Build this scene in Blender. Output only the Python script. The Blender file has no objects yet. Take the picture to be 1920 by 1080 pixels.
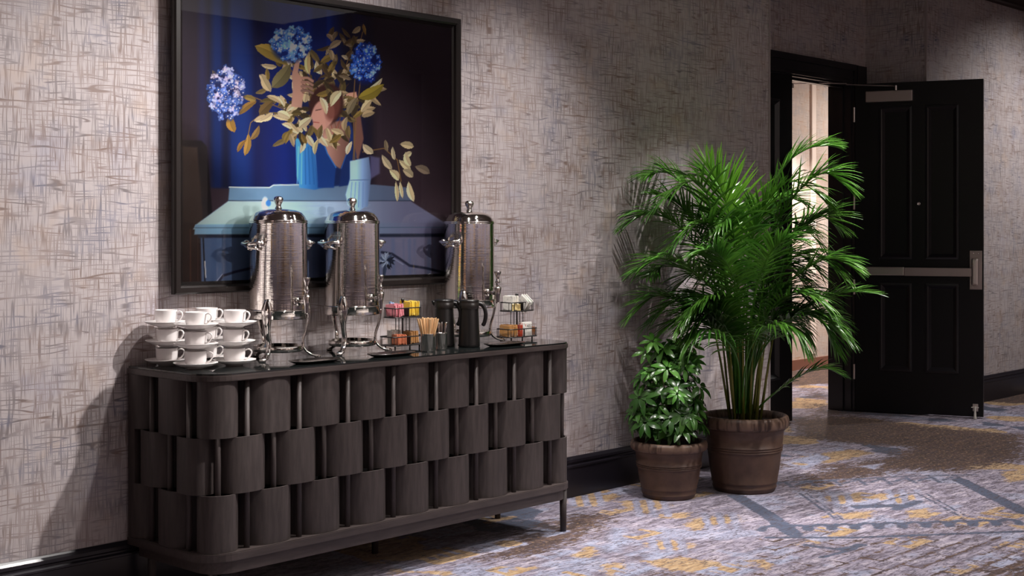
import bpy, bmesh, math, random
import numpy as np
from mathutils import Vector, Matrix, Quaternion
random.seed(7); rng = np.random.default_rng(7)
PI = math.pi
S = bpy.context.scene
C = S.collection

# ------------------------------------------------------------------ camera, world, lights
FPX, HOR, CAMZ = 2562.0, 432.0, 1.35
ANG = math.atan2(3330 - 960, FPX)            # angle between view axis and the picture wall
cam_d = bpy.data.cameras.new('camera'); cam = bpy.data.objects.new('camera', cam_d); C.objects.link(cam)
cam.location = (0, 0, CAMZ); cam.rotation_euler = (PI/2, 0, ANG - PI/2)
cam_d.sensor_width = 36; cam_d.lens = FPX/1920*36; cam_d.shift_y = -(540-HOR)/1920
cam_d.clip_end = 60
S.camera = cam
S.view_settings.view_transform = 'Standard'; S.view_settings.look = 'None'
S.view_settings.exposure = 0.12; S.view_settings.gamma = 1.0; S.view_settings.use_curve_mapping = False
w = bpy.data.worlds.new('World'); S.world = w; w.use_nodes = True
w.node_tree.nodes['Background'].inputs[0].default_value = (0.9, 0.85, 0.85, 1)
w.node_tree.nodes['Background'].inputs[1].default_value = 0.05

def spot(name, loc, target, power, size_deg, blend=0.6, col=(1, .95, .92), rad=.035):
    d = bpy.data.lights.new(name, 'SPOT'); d.energy = power; d.spot_size = math.radians(size_deg); d.spot_blend = blend
    d.color = col; d.shadow_soft_size = rad
    o = bpy.data.objects.new(name, d); C.objects.link(o); o.location = loc
    o.rotation_euler = (Vector(target)-Vector(loc)).to_track_quat('-Z', 'Y').to_euler()
    return o
def area(name, loc, rot, power, sx, sy, col=(1, .93, .9)):
    d = bpy.data.lights.new(name, 'AREA'); d.shape = 'RECTANGLE'; d.size = sx; d.size_y = sy; d.energy = power; d.color = col
    o = bpy.data.objects.new(name, d); C.objects.link(o); o.location = loc; o.rotation_euler = rot
    return o
spot('track_light', (4.2, 2.2, 3.3), (2.15, 4.45, 1.0), 500, 44, .75, rad=.05)
spot('downlight', (3.55, 3.60, 3.3), (3.45, 3.85, 0.85), 225, 100, 1.0, rad=.05)
spot('downlight', (4.75, 3.60, 3.3), (4.75, 3.85, 0.60), 250, 84, 1.0, rad=.05)
spot('downlight', (4.25, 2.75, 3.3), (3.85, 3.78, 0.30), 180, 50, .9)
spot('downlight', (6.55, 3.30, 3.3), (6.10, 3.90, 0.75), 420, 54, .9)
spot('downlight', (6.9, 1.3, 3.3), (6.1, 2.9, 0.0), 390, 66, .9)
spot('downlight', (8.9, 2.5, 3.3), (8.6, 3.1, 0.0), 230, 66, .9)
spot('downlight', (11.2, 3.0, 3.3), (11.0, 4.3, 0.6), 215, 116, 1.0)
spot('corridor_downlight', (13.2, 5.8, 2.74), (12.4, 6.8, 1.2), 190, 130, 1.0, (1, .90, .82))
spot('corridor_downlight', (10.9, 6.2, 2.74), (10.9, 6.3, 0), 420, 120, .6, (1, .90, .82))
for x_ in (.0, 3.4, 5.6, 7.8): spot('downlight', (x_, -3.0, 3.3), (x_, -3.9, 1.1), 420, 110, 1.0, (1, .86, .74))  # unseen washes added on the far wall to brighten what the urns reflect
spot('downlight', (-2.1, .6, 3.3), (-3, .6, 1.1), 420, 110, 1.0, (1, .86, .74))  # likewise added, brightens the start wall for the reflections
for x_ in (5.2, 3.1): spot('track_light', (x_, -3.2, 3.2), (3.7, 4.3, 1.42), 420, 12, .8, rad=.05)  # unseen narrow beams added to draw upright streaks on the urns
area('ceiling_fill', (4.5, 0.5, 3.3), (0, 0, 0), 48, 7, 4)  # broad ambient fill added under the ceiling, not a fixture

# ------------------------------------------------------------------ material helpers
def lin(c):
    return tuple((x/255/12.92 if x/255 <= .04045 else ((x/255+.055)/1.055)**2.4) for x in c)
class NT:
    def __init__(s, name):
        s.m = bpy.data.materials.new(name); s.m.use_nodes = True
        s.t = s.m.node_tree; s.b = s.t.nodes['Principled BSDF']
    def n(s, typ, **kw):
        o = s.t.nodes.new(typ)
        for k, v in kw.items(): setattr(o, k, v)
        return o
    def l(s, a, b): s.t.links.new(a, b)
    def val(s, x, sock):
        if isinstance(x, (int, float)): sock.default_value = x
        else: s.l(x, sock)
    def math(s, op, a, b=0.0, c=None, clamp=False):
        o = s.n('ShaderNodeMath', operation=op); o.use_clamp = clamp
        s.val(a, o.inputs[0]); s.val(b, o.inputs[1])
        if c is not None: s.val(c, o.inputs[2])
        return o.outputs[0]
    def comb(s, x, y, z):
        o = s.n('ShaderNodeCombineXYZ'); s.val(x, o.inputs[0]); s.val(y, o.inputs[1]); s.val(z, o.inputs[2]); return o.outputs[0]
    def noise(s, vec, scale, detail=2, rough=.5):
        o = s.n('ShaderNodeTexNoise'); s.l(vec, o.inputs['Vector']); o.inputs['Scale'].default_value = scale
        o.inputs['Detail'].default_value = detail; o.inputs['Roughness'].default_value = rough; return o.outputs[0]
    def ramp(s, fac, lo, hi):
        o = s.n('ShaderNodeMapRange'); s.val(fac, o.inputs[0]); s.val(lo, o.inputs[1]); s.val(hi, o.inputs[2]); return o.outputs[0]
    def mix(s, fac, a, b):
        o = s.n('ShaderNodeMix', data_type='RGBA'); s.val(fac, o.inputs[0])
        for x, k in ((a, 6), (b, 7)):
            if isinstance(x, tuple): o.inputs[k].default_value = (*x[:3], 1)
            else: s.l(x, o.inputs[k])
        return o.outputs[2]
    def bump(s, h, strength=.3, dist=.005):
        o = s.n('ShaderNodeBump'); o.inputs['Strength'].default_value = strength; o.inputs['Distance'].default_value = dist
        s.l(h, o.inputs['Height']); s.l(o.outputs[0], s.b.inputs['Normal'])
    def pos(s):
        g = s.n('ShaderNodeNewGeometry'); x = s.n('ShaderNodeSeparateXYZ'); s.l(g.outputs['Position'], x.inputs[0]); return x.outputs, g.outputs['Position']
    def obj(s):
        g = s.n('ShaderNodeTexCoord'); return g.outputs['Object']
    def rnd(s):
        return s.n('ShaderNodeObjectInfo').outputs['Random']
def mat(name, col, rough=.5, metal=0.0, spec=.5, **kw):
    k = NT(name); k.b.inputs['Base Color'].default_value = (*col, 1); k.b.inputs['Roughness'].default_value = rough
    k.b.inputs['Metallic'].default_value = metal; k.b.inputs['Specular IOR Level'].default_value = spec
    for a, v in kw.items(): k.b.inputs[a].default_value = v
    return k
def grainy(name, col, col2, rough, scale, stretch=(1, 1, 1), bumps=.1, spec=.5, metal=0.0, lo=.35, hi=.7):
    k = mat(name, col, rough, metal, spec)
    mp = k.n('ShaderNodeMapping'); k.l(k.obj(), mp.inputs[0]); mp.inputs['Scale'].default_value = stretch
    f = k.noise(mp.outputs[0], scale, 4, .6)
    k.l(k.mix(k.ramp(f, lo, hi), col, col2), k.b.inputs['Base Color'])
    if bumps: k.bump(f, bumps, .002)
    return k.m

def make_wallpaper(name, base, thread, tint=1.0):
    k = NT(name); p, _ = k.pos()
    u = k.math('ADD', p[0], p[1]); z = p[2]
    warp = k.noise(k.comb(u, 0.0, z), 7, 1)
    z2 = k.math('ADD', z, k.math('MULTIPLY', warp, .006))
    u2 = k.math('ADD', u, k.math('MULTIPLY', warp, .004))
    def nz(sa, sb, off, det=0): return k.noise(k.comb(k.math('MULTIPLY', u2, sa), k.math('MULTIPLY', z2, sb), off), 1.0, det, .5)
    def ridge(sa, sb, off, wd): return k.ramp(k.math('ABSOLUTE', k.math('SUBTRACT', nz(sa, sb, off), .5)), wd, wd*.3)
    h1 = k.math('MULTIPLY', ridge(3.6, 38.0, 0.0, .05), k.ramp(nz(7.0, 70.0, 4.0), .40, .56))
    h2 = k.math('MULTIPLY', ridge(4.5, 62.0, 3.0, .075), k.ramp(nz(11.0, 60.0, 9.0), .42, .58))
    v1 = k.math('MULTIPLY', ridge(62.0, 3.0, 7.0, .075), k.ramp(nz(90.0, 9.0, 12.0), .42, .56))
    v2 = k.math('MULTIPLY', ridge(120.0, 6.0, 15.0, .11), k.ramp(nz(60.0, 9.0, 19.0), .36, .52))
    t = k.math('MAXIMUM', k.math('MULTIPLY', h1, .80), k.math('MULTIPLY', v1, .74))
    t = k.math('MAXIMUM', t, k.math('MULTIPLY', h2, .55))
    t = k.math('MAXIMUM', t, k.math('MULTIPLY', v2, .50))
    patch = k.noise(k.comb(u, 3.0, z), 3.2, 3, .6)
    t = k.math('MULTIPLY', t, k.math('ADD', k.math('MULTIPLY', k.ramp(patch, .35, .62), .45), .55), clamp=True)
    hue = k.noise(k.comb(u, 9.0, z), 5.5, 3, .6)
    tc = k.mix(k.ramp(hue, .46, .54), thread, tuple(a*b for a, b in zip(thread, (1.35, 1.0, .72))))
    tc = k.mix(k.ramp(hue, .43, .36), tc, (thread[0]*.75, thread[1]*1.0, thread[2]*1.5))
    hue2 = k.noise(k.comb(u, 5.0, z), 4.0, 3, .65)
    bc = k.mix(k.math('MULTIPLY', k.ramp(hue2, .55, .68), .5*tint), base, (base[0]*.80, base[1]*.86, base[2]*1.02))
    bc = k.mix(k.math('MULTIPLY', k.ramp(hue2, .44, .34), .5*tint), bc, (base[0]*1.04, base[1]*.9, base[2]*.74))
    k.l(k.mix(t, bc, tc), k.b.inputs['Base Color'])
    k.b.inputs['Roughness'].default_value = .62; k.b.inputs['Specular IOR Level'].default_value = .25
    k.bump(k.math('SUBTRACT', 1.0, t), .25, .0015)
    return k.m
M = {}
M['paper'] = make_wallpaper('wallpaper', (.465, .415, .418), (.115, .094, .098))
M['paper_corridor'] = make_wallpaper('corridor_wallpaper', (.52, .46, .425), (.32, .27, .24), .4)
M['blackpaint'] = mat('black_paint', (.010, .009, .012), .32, 0, .5).m
M['doorblack'] = mat('door_black', (.005, .0045, .0055), .36, 0, .3).m
M['trimblack'] = mat('baseboard_black', (.013, .011, .016), .3, 0, .5).m
M['crownwood'] = grainy('crown_wood', (.022, .012, .010), (.035, .018, .014), .4, 6, (1, 8, 8))
M['bead'] = mat('corner_bead', (.34, .29, .285), .5).m
M['ceil'] = mat('ceiling_paint', (.20, .17, .16), .9).m
M['plaster'] = mat('corridor_plaster', (.75, .67, .61), .7).m
M['wood'] = grainy('dark_oak', (.033, .0245, .0232), (.060, .0455, .043), .58, 9, (7, 7, .8), .18)
M['woodside'] = grainy('dark_oak_flat', (.040, .030, .028), (.066, .050, .047), .45, 9, (.8, 7, 7), .15)
M['carcass'] = mat('carcass_black', (.006, .005, .005), .7).m
M['topglass'] = mat('smoked_glass', (.010, .012, .012), .035, 0, .9).m
k = mat('polished_steel', (.80, .755, .715), .055, 1.0)
mp = k.n('ShaderNodeMapping'); k.l(k.obj(), mp.inputs[0]); mp.inputs['Scale'].default_value = (.8, .8, 70)
mp2 = k.n('ShaderNodeMapping'); k.l(k.obj(), mp2.inputs[0]); mp2.inputs['Scale'].default_value = (1, 1, 1.4)
hb = k.math('ADD', k.noise(mp.outputs[0], 5, 1, .6), k.math('MULTIPLY', k.noise(mp2.outputs[0], 9, 1), .9))
k.bump(hb, .15, .0028); M['steel'] = k.m
M['chrome'] = mat('chrome', (.78, .74, .71), .09, 1.0).m
M['tumbler'] = mat('tumbler_steel', (.74, .70, .67), .16, 1.0).m
M['steelsatin'] = mat('satin_nickel', (.66, .60, .57), .32, 1.0).m
M['steeldull'] = mat('dull_nickel', (.42, .36, .34), .42, .8).m
M['drip'] = mat('drip_tray_steel', (.38, .35, .34), .2, 1.0).m
M['china'] = mat('white_china', (.80, .76, .75), .16, 0, .5).m
M['wire'] = mat('black_wire', (.012, .010, .010), .4).m
M['jug'] = mat('black_jug', (.006, .005, .005), .33, 0, .5).m
M['jugcollar'] = mat('jug_collar', (.016, .013, .012), .3, 0, .5).m
M['stirwood'] = grainy('birch', (.72, .47, .25), (.60, .36, .17), .6, 30, (1, 1, .1), 0)
for nm, c in dict(pink=(225, 140, 150), blue=(150, 185, 220), yellow=(235, 200, 70), green=(140, 205, 160), white=(240, 236, 228),
                  cream=(240, 215, 150), orange=(205, 122, 88), brown=(150, 95, 55), tan=(190, 140, 85), red=(170, 55, 30), lilac=(215, 200, 215)).items():
    kk = mat('packet_'+nm, lin(c), .55)
    f = kk.noise(kk.obj(), 70, 2); cc = lin(c)
    kk.l(kk.mix(kk.ramp(f, .52, .62), cc, tuple(min(1, x*.62+.10) for x in cc)), kk.b.inputs['Base Color'])
    M['p_'+nm] = kk.m
M['ink'] = mat('grey_ink', (.22, .21, .20), .6).m
M['inkred'] = mat('red_ink', (.5, .09, .05), .6).m
k = mat('terracotta_brown', lin((84, 63, 53)), .5, 0, .4)
f = k.noise(k.obj(), 14, 4, .6); k.l(k.mix(k.ramp(f, .35, .7), lin((88, 66, 55)), lin((72, 53, 44))), k.b.inputs['Base Color']); M['pot'] = k.m
k = mat('pot_rim_stained', lin((112, 88, 74)), .5, 0, .4)
mp = k.n('ShaderNodeMapping'); k.l(k.obj(), mp.inputs[0]); mp.inputs['Scale'].default_value = (1, 1, .12)
f = k.noise(mp.outputs[0], 34, 3, .6); k.l(k.mix(k.ramp(f, .50, .62), lin((104, 82, 69)), lin((58, 40, 32))), k.b.inputs['Base Color']); M['potrim'] = k.m
M['soil'] = grainy('soil', (.010, .007, .005), (.025, .017, .012), .9, 60, (1, 1, 1), .6)
def leafmat(name, a, b, rough=.33, trans=.12):
    k = mat(name, a, rough, 0, .5)
    f = k.noise(k.obj(), 6, 2)
    c = k.mix(k.ramp(f, .35, .65), a, b)
    hsv = k.n('ShaderNodeHueSaturation'); k.l(c, hsv.inputs['Color']); k.l(k.math('ADD', k.math('MULTIPLY', k.rnd(), .6), .7), hsv.inputs['Value'])
    k.l(hsv.outputs[0], k.b.inputs['Base Color'])
    tr = k.n('ShaderNodeBsdfTranslucent'); k.l(hsv.outputs[0], tr.inputs[0])
    mx = k.n('ShaderNodeMixShader'); mx.inputs[0].default_value = trans
    k.l(k.b.outputs[0], mx.inputs[1]); k.l(tr.outputs[0], mx.inputs[2]); k.l(mx.outputs[0], k.t.nodes['Material Output'].inputs[0])
    return k.m
M['frond'] = leafmat('palm_green', (.030, .115, .012), (.078, .205, .022), .3)
M['frondlight'] = leafmat('palm_young_green', (.11, .30, .025), (.17, .40, .035), .4, .25)
M['frondmid'] = leafmat('palm_mid_green', (.055, .18, .016), (.09, .25, .026), .34, .18)
M['cane'] = grainy('palm_cane', (.12, .15, .02), (.30, .24, .05), .45, 7, (1, 1, .25), 0)
M['schef'] = leafmat('umbrella_leaf_green', (.016, .065, .009), (.050, .135, .022), .27, .08)
M['scheflight'] = leafmat('umbrella_leaf_young', (.11, .34, .05), (.17, .42, .08), .25, .2)
M['twig'] = mat('green_twig', (.07, .09, .02), .6).m
# pane: clear glass that mirrors by Fresnel
k = NT('picture_glass'); k.t.nodes.remove(k.b)
gl = k.n('ShaderNodeBsdfGlossy'); gl.inputs['Roughness'].default_value = .015
tr = k.n('ShaderNodeBsdfTransparent'); fr = k.n('ShaderNodeFresnel'); fr.inputs[0].default_value = 1.5
mx = k.n('ShaderNodeMixShader'); k.l(fr.outputs[0], mx.inputs[0]); k.l(tr.outputs[0], mx.inputs[1]); k.l(gl.outputs[0], mx.inputs[2])
k.l(mx.outputs[0], k.t.nodes['Material Output'].inputs[0]); M['pane'] = k.m
M['frame'] = mat('frame_black', (.012, .009, .0085), .28, 0, .5).m

# ------------------------------------------------------------------ mesh helpers
def link(name, bm, m=None, parent=None, smooth=False, loc=None):
    me = bpy.data.meshes.new(name); bm.normal_update(); bm.to_mesh(me); bm.free()
    if m is not None: me.materials.append(m)
    if smooth: me.polygons.foreach_set('use_smooth', [True]*len(me.polygons))
    o = bpy.data.objects.new(name, me); C.objects.link(o)
    if parent is not None: o.parent = parent
    if loc is not None: o.location = loc
    return o
def tag(o, label=None, cat=None, group=None, kind=None):
    if label: o['label'] = label
    if cat: o['category'] = cat
    if group: o['group'] = group
    if kind: o['kind'] = kind
    return o
def empty(name, loc, rz=0.0, label=None, cat=None, group=None, kind=None):
    o = bpy.data.objects.new(name, None); C.objects.link(o); o.location = loc; o.rotation_euler = (0, 0, rz); o.empty_display_size = .1
    return tag(o, label, cat, group, kind)
def kids(o): return [c for c in bpy.data.objects if c.parent == o]
def copy_tree(o, parent=None):
    c = o.copy(); C.objects.link(c)
    if parent is not None: c.parent = parent
    for ch in kids(o): copy_tree(ch, c)
    return c
def B(bm, x0, x1, y0, y1, z0, z1, bev=0.0, rot=None):
    vs = [bm.verts.new((x, y, z)) for z in (z0, z1) for y in (y0, y1) for x in (x0, x1)]
    fs = [bm.faces.new([vs[i] for i in q]) for q in ((0, 2, 3, 1), (4, 5, 7, 6), (0, 1, 5, 4), (2, 6, 7, 3), (0, 4, 6, 2), (1, 3, 7, 5))]
    if bev:
        es = list({e for f_ in fs for e in f_.edges})
        bmesh.ops.bevel(bm, geom=es, offset=bev, segments=2, affect='EDGES', profile=.6)
    elif rot is not None:
        for v in vs: v.co = rot @ v.co
    return bm
def box(name, x0, x1, y0, y1, z0, z1, m, parent=None, bev=0.0):
    return link(name, B(bmesh.new(), x0, x1, y0, y1, z0, z1, bev), m, parent)
def lathe(bm, prof, n=32, cx=0, cy=0, cap=True):
    rings = []
    for r, z in prof:
        if r < 1e-5: rings.append([bm.verts.new((cx, cy, z))])
        else: rings.append([bm.verts.new((cx+r*math.cos(2*PI*i/n), cy+r*math.sin(2*PI*i/n), z)) for i in range(n)])
    for a, b in zip(rings, rings[1:]):
        for i in range(n):
            j = (i+1) % n
            if len(a) == 1 and len(b) == 1: continue
            if len(a) == 1: bm.faces.new((a[0], b[j], b[i]))
            elif len(b) == 1: bm.faces.new((a[i], a[j], b[0]))
            else: bm.faces.new((a[i], a[j], b[j], b[i]))
    return bm
def tube(bm, pts, rad, n=8, cap=True, closed=False, flat=None):
    pts = [Vector(p) for p in pts]; N = len(pts)
    rad = [rad]*N if isinstance(rad, (int, float)) else rad
    up = None; rings = []
    for i, p in enumerate(pts):
        if closed: t = pts[(i+1) % N]-pts[i-1]
        else: t = pts[min(i+1, N-1)]-pts[max(i-1, 0)]
        t.normalize()
        if up is None:
            up = Vector((0, 0, 1)) if abs(t.z) < .9 else Vector((1, 0, 0))
        s = t.cross(up)
        if s.length < 1e-6: s = t.orthogonal()
        s.normalize(); up = s.cross(t).normalized()
        f1, f2 = (1, 1) if flat is None else flat
        rings.append([bm.verts.new(p + s*math.cos(2*PI*j/n)*rad[i]*f1 + up*math.sin(2*PI*j/n)*rad[i]*f2) for j in range(n)])
    for i in range(N if closed else N-1):
        a, b = rings[i], rings[(i+1) % N]
        for j in range(n): bm.faces.new((a[j], b[j], b[(j+1) % n], a[(j+1) % n]))
    if cap and not closed:
        bm.faces.new(rings[0]); bm.faces.new(rings[-1][::-1])
    return bm
def prism(bm, outline, z0, z1, bev=0.0):
    a = [bm.verts.new((x, y, z0)) for x, y in outline]; b = [bm.verts.new((x, y, z1)) for x, y in outline]
    bm.faces.new(a[::-1]); top = bm.faces.new(b); n = len(a)
    for i in range(n): bm.faces.new((a[i], a[(i+1) % n], b[(i+1) % n], b[i]))
    bmesh.ops.recalc_face_normals(bm, faces=bm.faces)
    return bm
def spline(P, n):
    P = [Vector(p) for p in P]; P = [P[0]*2-P[1]] + P + [P[-1]*2-P[-2]]
    segs = len(P)-3; out = []
    for i in range(n):
        t = i/(n-1)*segs; k_ = min(int(t), segs-1); u = t-k_
        a, b, c, d = P[k_:k_+4]
        out.append(.5*((2*b)+(c-a)*u+(2*a-5*b+4*c-d)*u*u+(3*b-a-3*c+d)*u**3))
    return out
def grid_mesh(name, X, Y, Z, col, m, parent=None):
    H_, W_ = X.shape
    co = np.stack([X, Y, Z], -1).reshape(-1, 3).astype(np.float32)
    idx = np.arange(H_*W_).reshape(H_, W_)
    q = np.stack([idx[:-1, :-1], idx[:-1, 1:], idx[1:, 1:], idx[1:, :-1]], -1).reshape(-1, 4).astype(np.int32)
    me = bpy.data.meshes.new(name); me.vertices.add(len(co)); me.vertices.foreach_set('co', co.ravel())
    me.loops.add(q.size); me.loops.foreach_set('vertex_index', q.ravel())
    me.polygons.add(len(q)); me.polygons.foreach_set('loop_start', np.arange(0, q.size, 4, dtype=np.int32))
    me.update(calc_edges=True)
    at = me.color_attributes.new('print', 'FLOAT_COLOR', 'POINT')
    at.data.foreach_set('color', col.reshape(-1, 4).astype(np.float32).ravel())
    me.materials.append(m)
    o = bpy.data.objects.new(name, me); C.objects.link(o)
    if parent is not None: o.parent = parent
    return o

# photo pixel -> point on a plane of the room (used to lay out flat patterns: carpet and the print)
FX, FY, RX, RY = math.cos(ANG), math.sin(ANG), math.sin(ANG), -math.cos(ANG)
def floor_xy(px, py, z=0.0):
    d = FPX*(CAMZ-z)/(py-HOR); l = (px-960)/FPX*d
    return d*FX+l*RX, d*FY+l*RY
def wall_xz(px, py, Y):
    t = (px-960)/FPX; x = Y*(t*FY-RY)/(RX-t*FX); d = x*FX+Y*FY
    return x, CAMZ-(py-HOR)*d/FPX

# tiny raster painter for flat prints
class Paint:
    def __init__(s, U, V, ch):           # U, V: coordinate of every grid vertex
        s.U, s.V = U, V; s.a = np.zeros(U.shape+(ch,))
    def put(s, mask, col):
        m = np.clip(mask, 0, 1)[..., None]; s.a = s.a*(1-m)+np.array(col, float)*m
    def box_of(s, P, pad):
        u0, u1, v0, v1 = P[:, 0].min()-pad, P[:, 0].max()+pad, P[:, 1].min()-pad, P[:, 1].max()+pad
        ok = (s.U >= u0) & (s.U <= u1) & (s.V >= v0) & (s.V <= v1)
        r = np.where(ok.any(1))[0]; c = np.where(ok.any(0))[0]
        if len(r) == 0: return None
        return slice(r[0], r[-1]+1), slice(c[0], c[-1]+1)
    def poly(s, P, col, soft=0.0, alpha=1.0, grad=None):
        P = np.array(P, float); sl = s.box_of(P, soft*2)
        if sl is None: return
        U, V = s.U[sl], s.V[sl]; ins = np.zeros(U.shape, bool); dist = np.full(U.shape, 1e9)
        for i in range(len(P)):
            (x0, y0), (x1, y1) = P[i-1], P[i]
            if y0 != y1:
                ins ^= ((y0 > V) != (y1 > V)) & (U < (x1-x0)*(V-y0)/(y1-y0)+x0)
            if soft:
                dx, dy = x1-x0, y1-y0; L = dx*dx+dy*dy+1e-12
                t = np.clip(((U-x0)*dx+(V-y0)*dy)/L, 0, 1); dist = np.minimum(dist, np.hypot(U-x0-t*dx, V-y0-t*dy))
        m = ins.astype(float)
        if soft: m = np.clip(.5+np.where(ins, dist, -dist)/(2*soft), 0, 1)
        m = (m*alpha)[..., None]; c = np.array(col, float)
        if grad is not None:
            g, c2 = grad; t = np.clip(g(U, V), 0, 1)[..., None]; c = c*(1-t)+np.array(c2, float)*t
        s.a[sl] = s.a[sl]*(1-m)+c*m
    def line(s, P, wd, col, soft=.5, alpha=1.0):
        P = np.array(P, float); sl = s.box_of(P, wd+soft)
        if sl is None: return
        U, V = s.U[sl], s.V[sl]; dist = np.full(U.shape, 1e9)
        for (x0, y0), (x1, y1) in zip(P, P[1:]):
            dx, dy = x1-x0, y1-y0; L = dx*dx+dy*dy+1e-12
            t = np.clip(((U-x0)*dx+(V-y0)*dy)/L, 0, 1); dist = np.minimum(dist, np.hypot(U-x0-t*dx, V-y0-t*dy))
        m = (np.clip(.5+(wd/2-dist)/(2*soft+1e-9), 0, 1)*alpha)[..., None]; s.a[sl] = s.a[sl]*(1-m)+np.array(col, float)*m
    def ell(s, x, y, rx, ry, rot, col, soft=.15, alpha=1.0):
        R_ = max(rx, ry)*1.3; sl = s.box_of(np.array([[x-R_, y-R_], [x+R_, y+R_]]), 0)
        if sl is None: return
        c_, s_ = math.cos(rot), math.sin(rot); U, V = s.U[sl]-x, s.V[sl]-y
        d = np.hypot((U*c_+V*s_)/rx, (-U*s_+V*c_)/ry)
        m = (np.clip((1-d)/soft+.5, 0, 1)*alpha)[..., None]; s.a[sl] = s.a[sl]*(1-m)+np.array(col, float)*m
    def leaf(s, x0, y0, x1, y1, wd, col, vein=None):
        dx, dy = x1-x0, y1-y0; L = math.hypot(dx, dy); nx, ny = -dy/L, dx/L; bend = random.uniform(-.12, .12)*L
        P = []; Q = []
        for i in range(9):
            t = i/8; w_ = wd*math.sin(PI*t**.85)**.8/2; b = bend*math.sin(PI*t)
            P.append((x0+dx*t+nx*(w_+b), y0+dy*t+ny*(w_+b))); Q.append((x0+dx*t+nx*(b-w_), y0+dy*t+ny*(b-w_)))
        mid = [((a[0]+b[0])/2, (a[1]+b[1])/2) for a, b in zip(P, Q)]
        s.poly(P+Q[::-1], col); s.poly(P+mid[::-1], tuple(c*.86 for c in col))
        s.line(mid, .9, vein or tuple(c*.7 for c in col), .5, .8)
def smooth_noise(U, V, sc, seed, oct=3):
    r = np.random.default_rng(seed); out = np.zeros(U.shape); amp = 1; tot = 0
    for o in range(oct):
        G = r.random((64, 64)); x = U*sc*2**o; y = V*sc*2**o
        xi = np.floor(x).astype(int); yi = np.floor(y).astype(int); fx = x-xi; fy = y-yi
        fx = fx*fx*(3-2*fx); fy = fy*fy*(3-2*fy)
        g = lambda a, b: G[a % 64, b % 64]
        out += amp*((g(xi, yi)*(1-fx)+g(xi+1, yi)*fx)*(1-fy)+(g(xi, yi+1)*(1-fx)+g(xi+1, yi+1)*fx)*fy); tot += amp; amp *= .5
    return out/tot

exec_parts = []
# ------------------------------------------------------------------ setting
W = 4.48; NB = 5.07; FW = 4.58; CE = 3.36
NX0, NX1 = 7.143, 9.43
DX0, DX1, DT = 7.40, 9.20, 2.445
COR = 6.95
def struct(name, x0, x1, y0, y1, z0, z1, m, parent=None):
    return tag(box(name, x0, x1, y0, y1, z0, z1, m, parent), kind='structure')
struct('wall_left', -3, NX0, W, W+.14, 0, CE, M['paper'])
struct('wall_niche_left', NX0-.14, NX0, W+.14, NB, 0, CE, M['paper'])
nb = bmesh.new()
B(nb, NX0-.14, DX0, NB, NB+.18, 0, CE); B(nb, DX1, NX1+.3, NB, NB+.18, 0, CE); B(nb, DX0, DX1, NB, NB+.18, DT, CE)
tag(link('wall_niche_back', nb, M['paper']), kind='structure')
struct('wall_niche_right', NX1, NX1+.14, FW+.14, NB, 0, CE, M['paper'])
struct('wall_right', NX1, 15, FW, FW+.14, 0, CE, M['paper'])
struct('wall_end', 15, 15.14, -4, FW+.14, 0, CE, M['paper'])
struct('wall_front', -3, 15, -4.14, -4, 0, CE, M['paper'])
struct('wall_start', -3.14, -3, -4, W+.14, 0, CE, M['paper'])
struct('ceiling', -3.2, 15.2, -4.2, NB+.18, CE, CE+.1, M['ceil'])
struct('wall_corridor', 6.9, 15.1, COR, COR+.1, 0, 2.9, M['paper_corridor'])
struct('wall_corridor_left', 6.8, 6.9, NB+.18, COR+.1, 0, 2.9, M['paper_corridor'])
struct('wall_corridor_right', 15.0, 15.1, NB+.18, COR, 0, 2.9, M['paper_corridor'])
struct('wall_corridor_near', NX1+.3, 15.0, NB+.08, NB+.18, 0, 2.9, M['paper_corridor'])
struct('ceiling_corridor', 6.9, 15.1, NB+.18, COR+.1, 2.9, 3.0, M['plaster'])
struct('trim_corridor_crown', 6.9, 15.0, COR-.07, COR, 2.79, 2.9, M['plaster'])
struct('trim_corridor_strip', 11.825, 11.90, COR-.018, COR, .14, 2.79, M['plaster'])
struct('baseboard_corridor', 6.9, 15.0, COR-.018, COR, 0, .10, mat('corridor_base', lin((120, 80, 65)), .5).m)
# unseen far walls: dark bands added between papered bays for the urns to reflect
for x_ in (-1.6, .5, 2.2, 4.6, 6.3, 8.9, 11.5): struct('trim_reflected_band', x_, x_+.62, -4, -3.93, 0, CE, M['crownwood'])
for y_ in (-2.6, -.6, 1.6): struct('trim_reflected_band', -3, -2.93, y_, y_+.6, 0, CE, M['crownwood'])
# corner beads
struct('trim_corner_niche', NX0-.012, NX0+.004, W-.004, W+.012, .2, CE, M['bead'])
struct('trim_corner_far', NX1-.004, NX1+.014, FW-.004, FW+.012, .2, CE, M['bead'])
# moulded baseboards: profile swept along x
def molding(name, x0, x1, y, sgn, prof, m):
    bm = bmesh.new(); a = [bm.verts.new((x0, y+sgn*d, z)) for d, z in prof]; b = [bm.verts.new((x1, y+sgn*d, z)) for d, z in prof]
    for i in range(len(prof)-1): bm.faces.new((a[i], b[i], b[i+1], a[i+1]))
    bm.faces.new(a); bm.faces.new(b[::-1]); bmesh.ops.recalc_face_normals(bm, faces=bm.faces)
    return tag(link(name, bm, m), kind='structure')
bprof = [(0, 0), (.016, 0), (.016, .150), (.020, .153), (.020, .160), (.011, .166), (.011, .172), (.016, .178), (.016, .190), (.010, .199), (.004, .205), (0, .205)]
molding('baseboard_left', -3, NX0+.016, W, -1, bprof, M['trimblack'])
molding('baseboard_right', NX1-.016, 15, FW, -1, bprof, M['trimblack'])
cprof = [(0, CE), (.19, CE), (.18, CE-.03), (.13, CE-.05), (.10, CE-.09), (.05, CE-.13), (.03, CE-.15), (.03, CE-.17), (.012, CE-.18), (0, CE-.195)]
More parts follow.
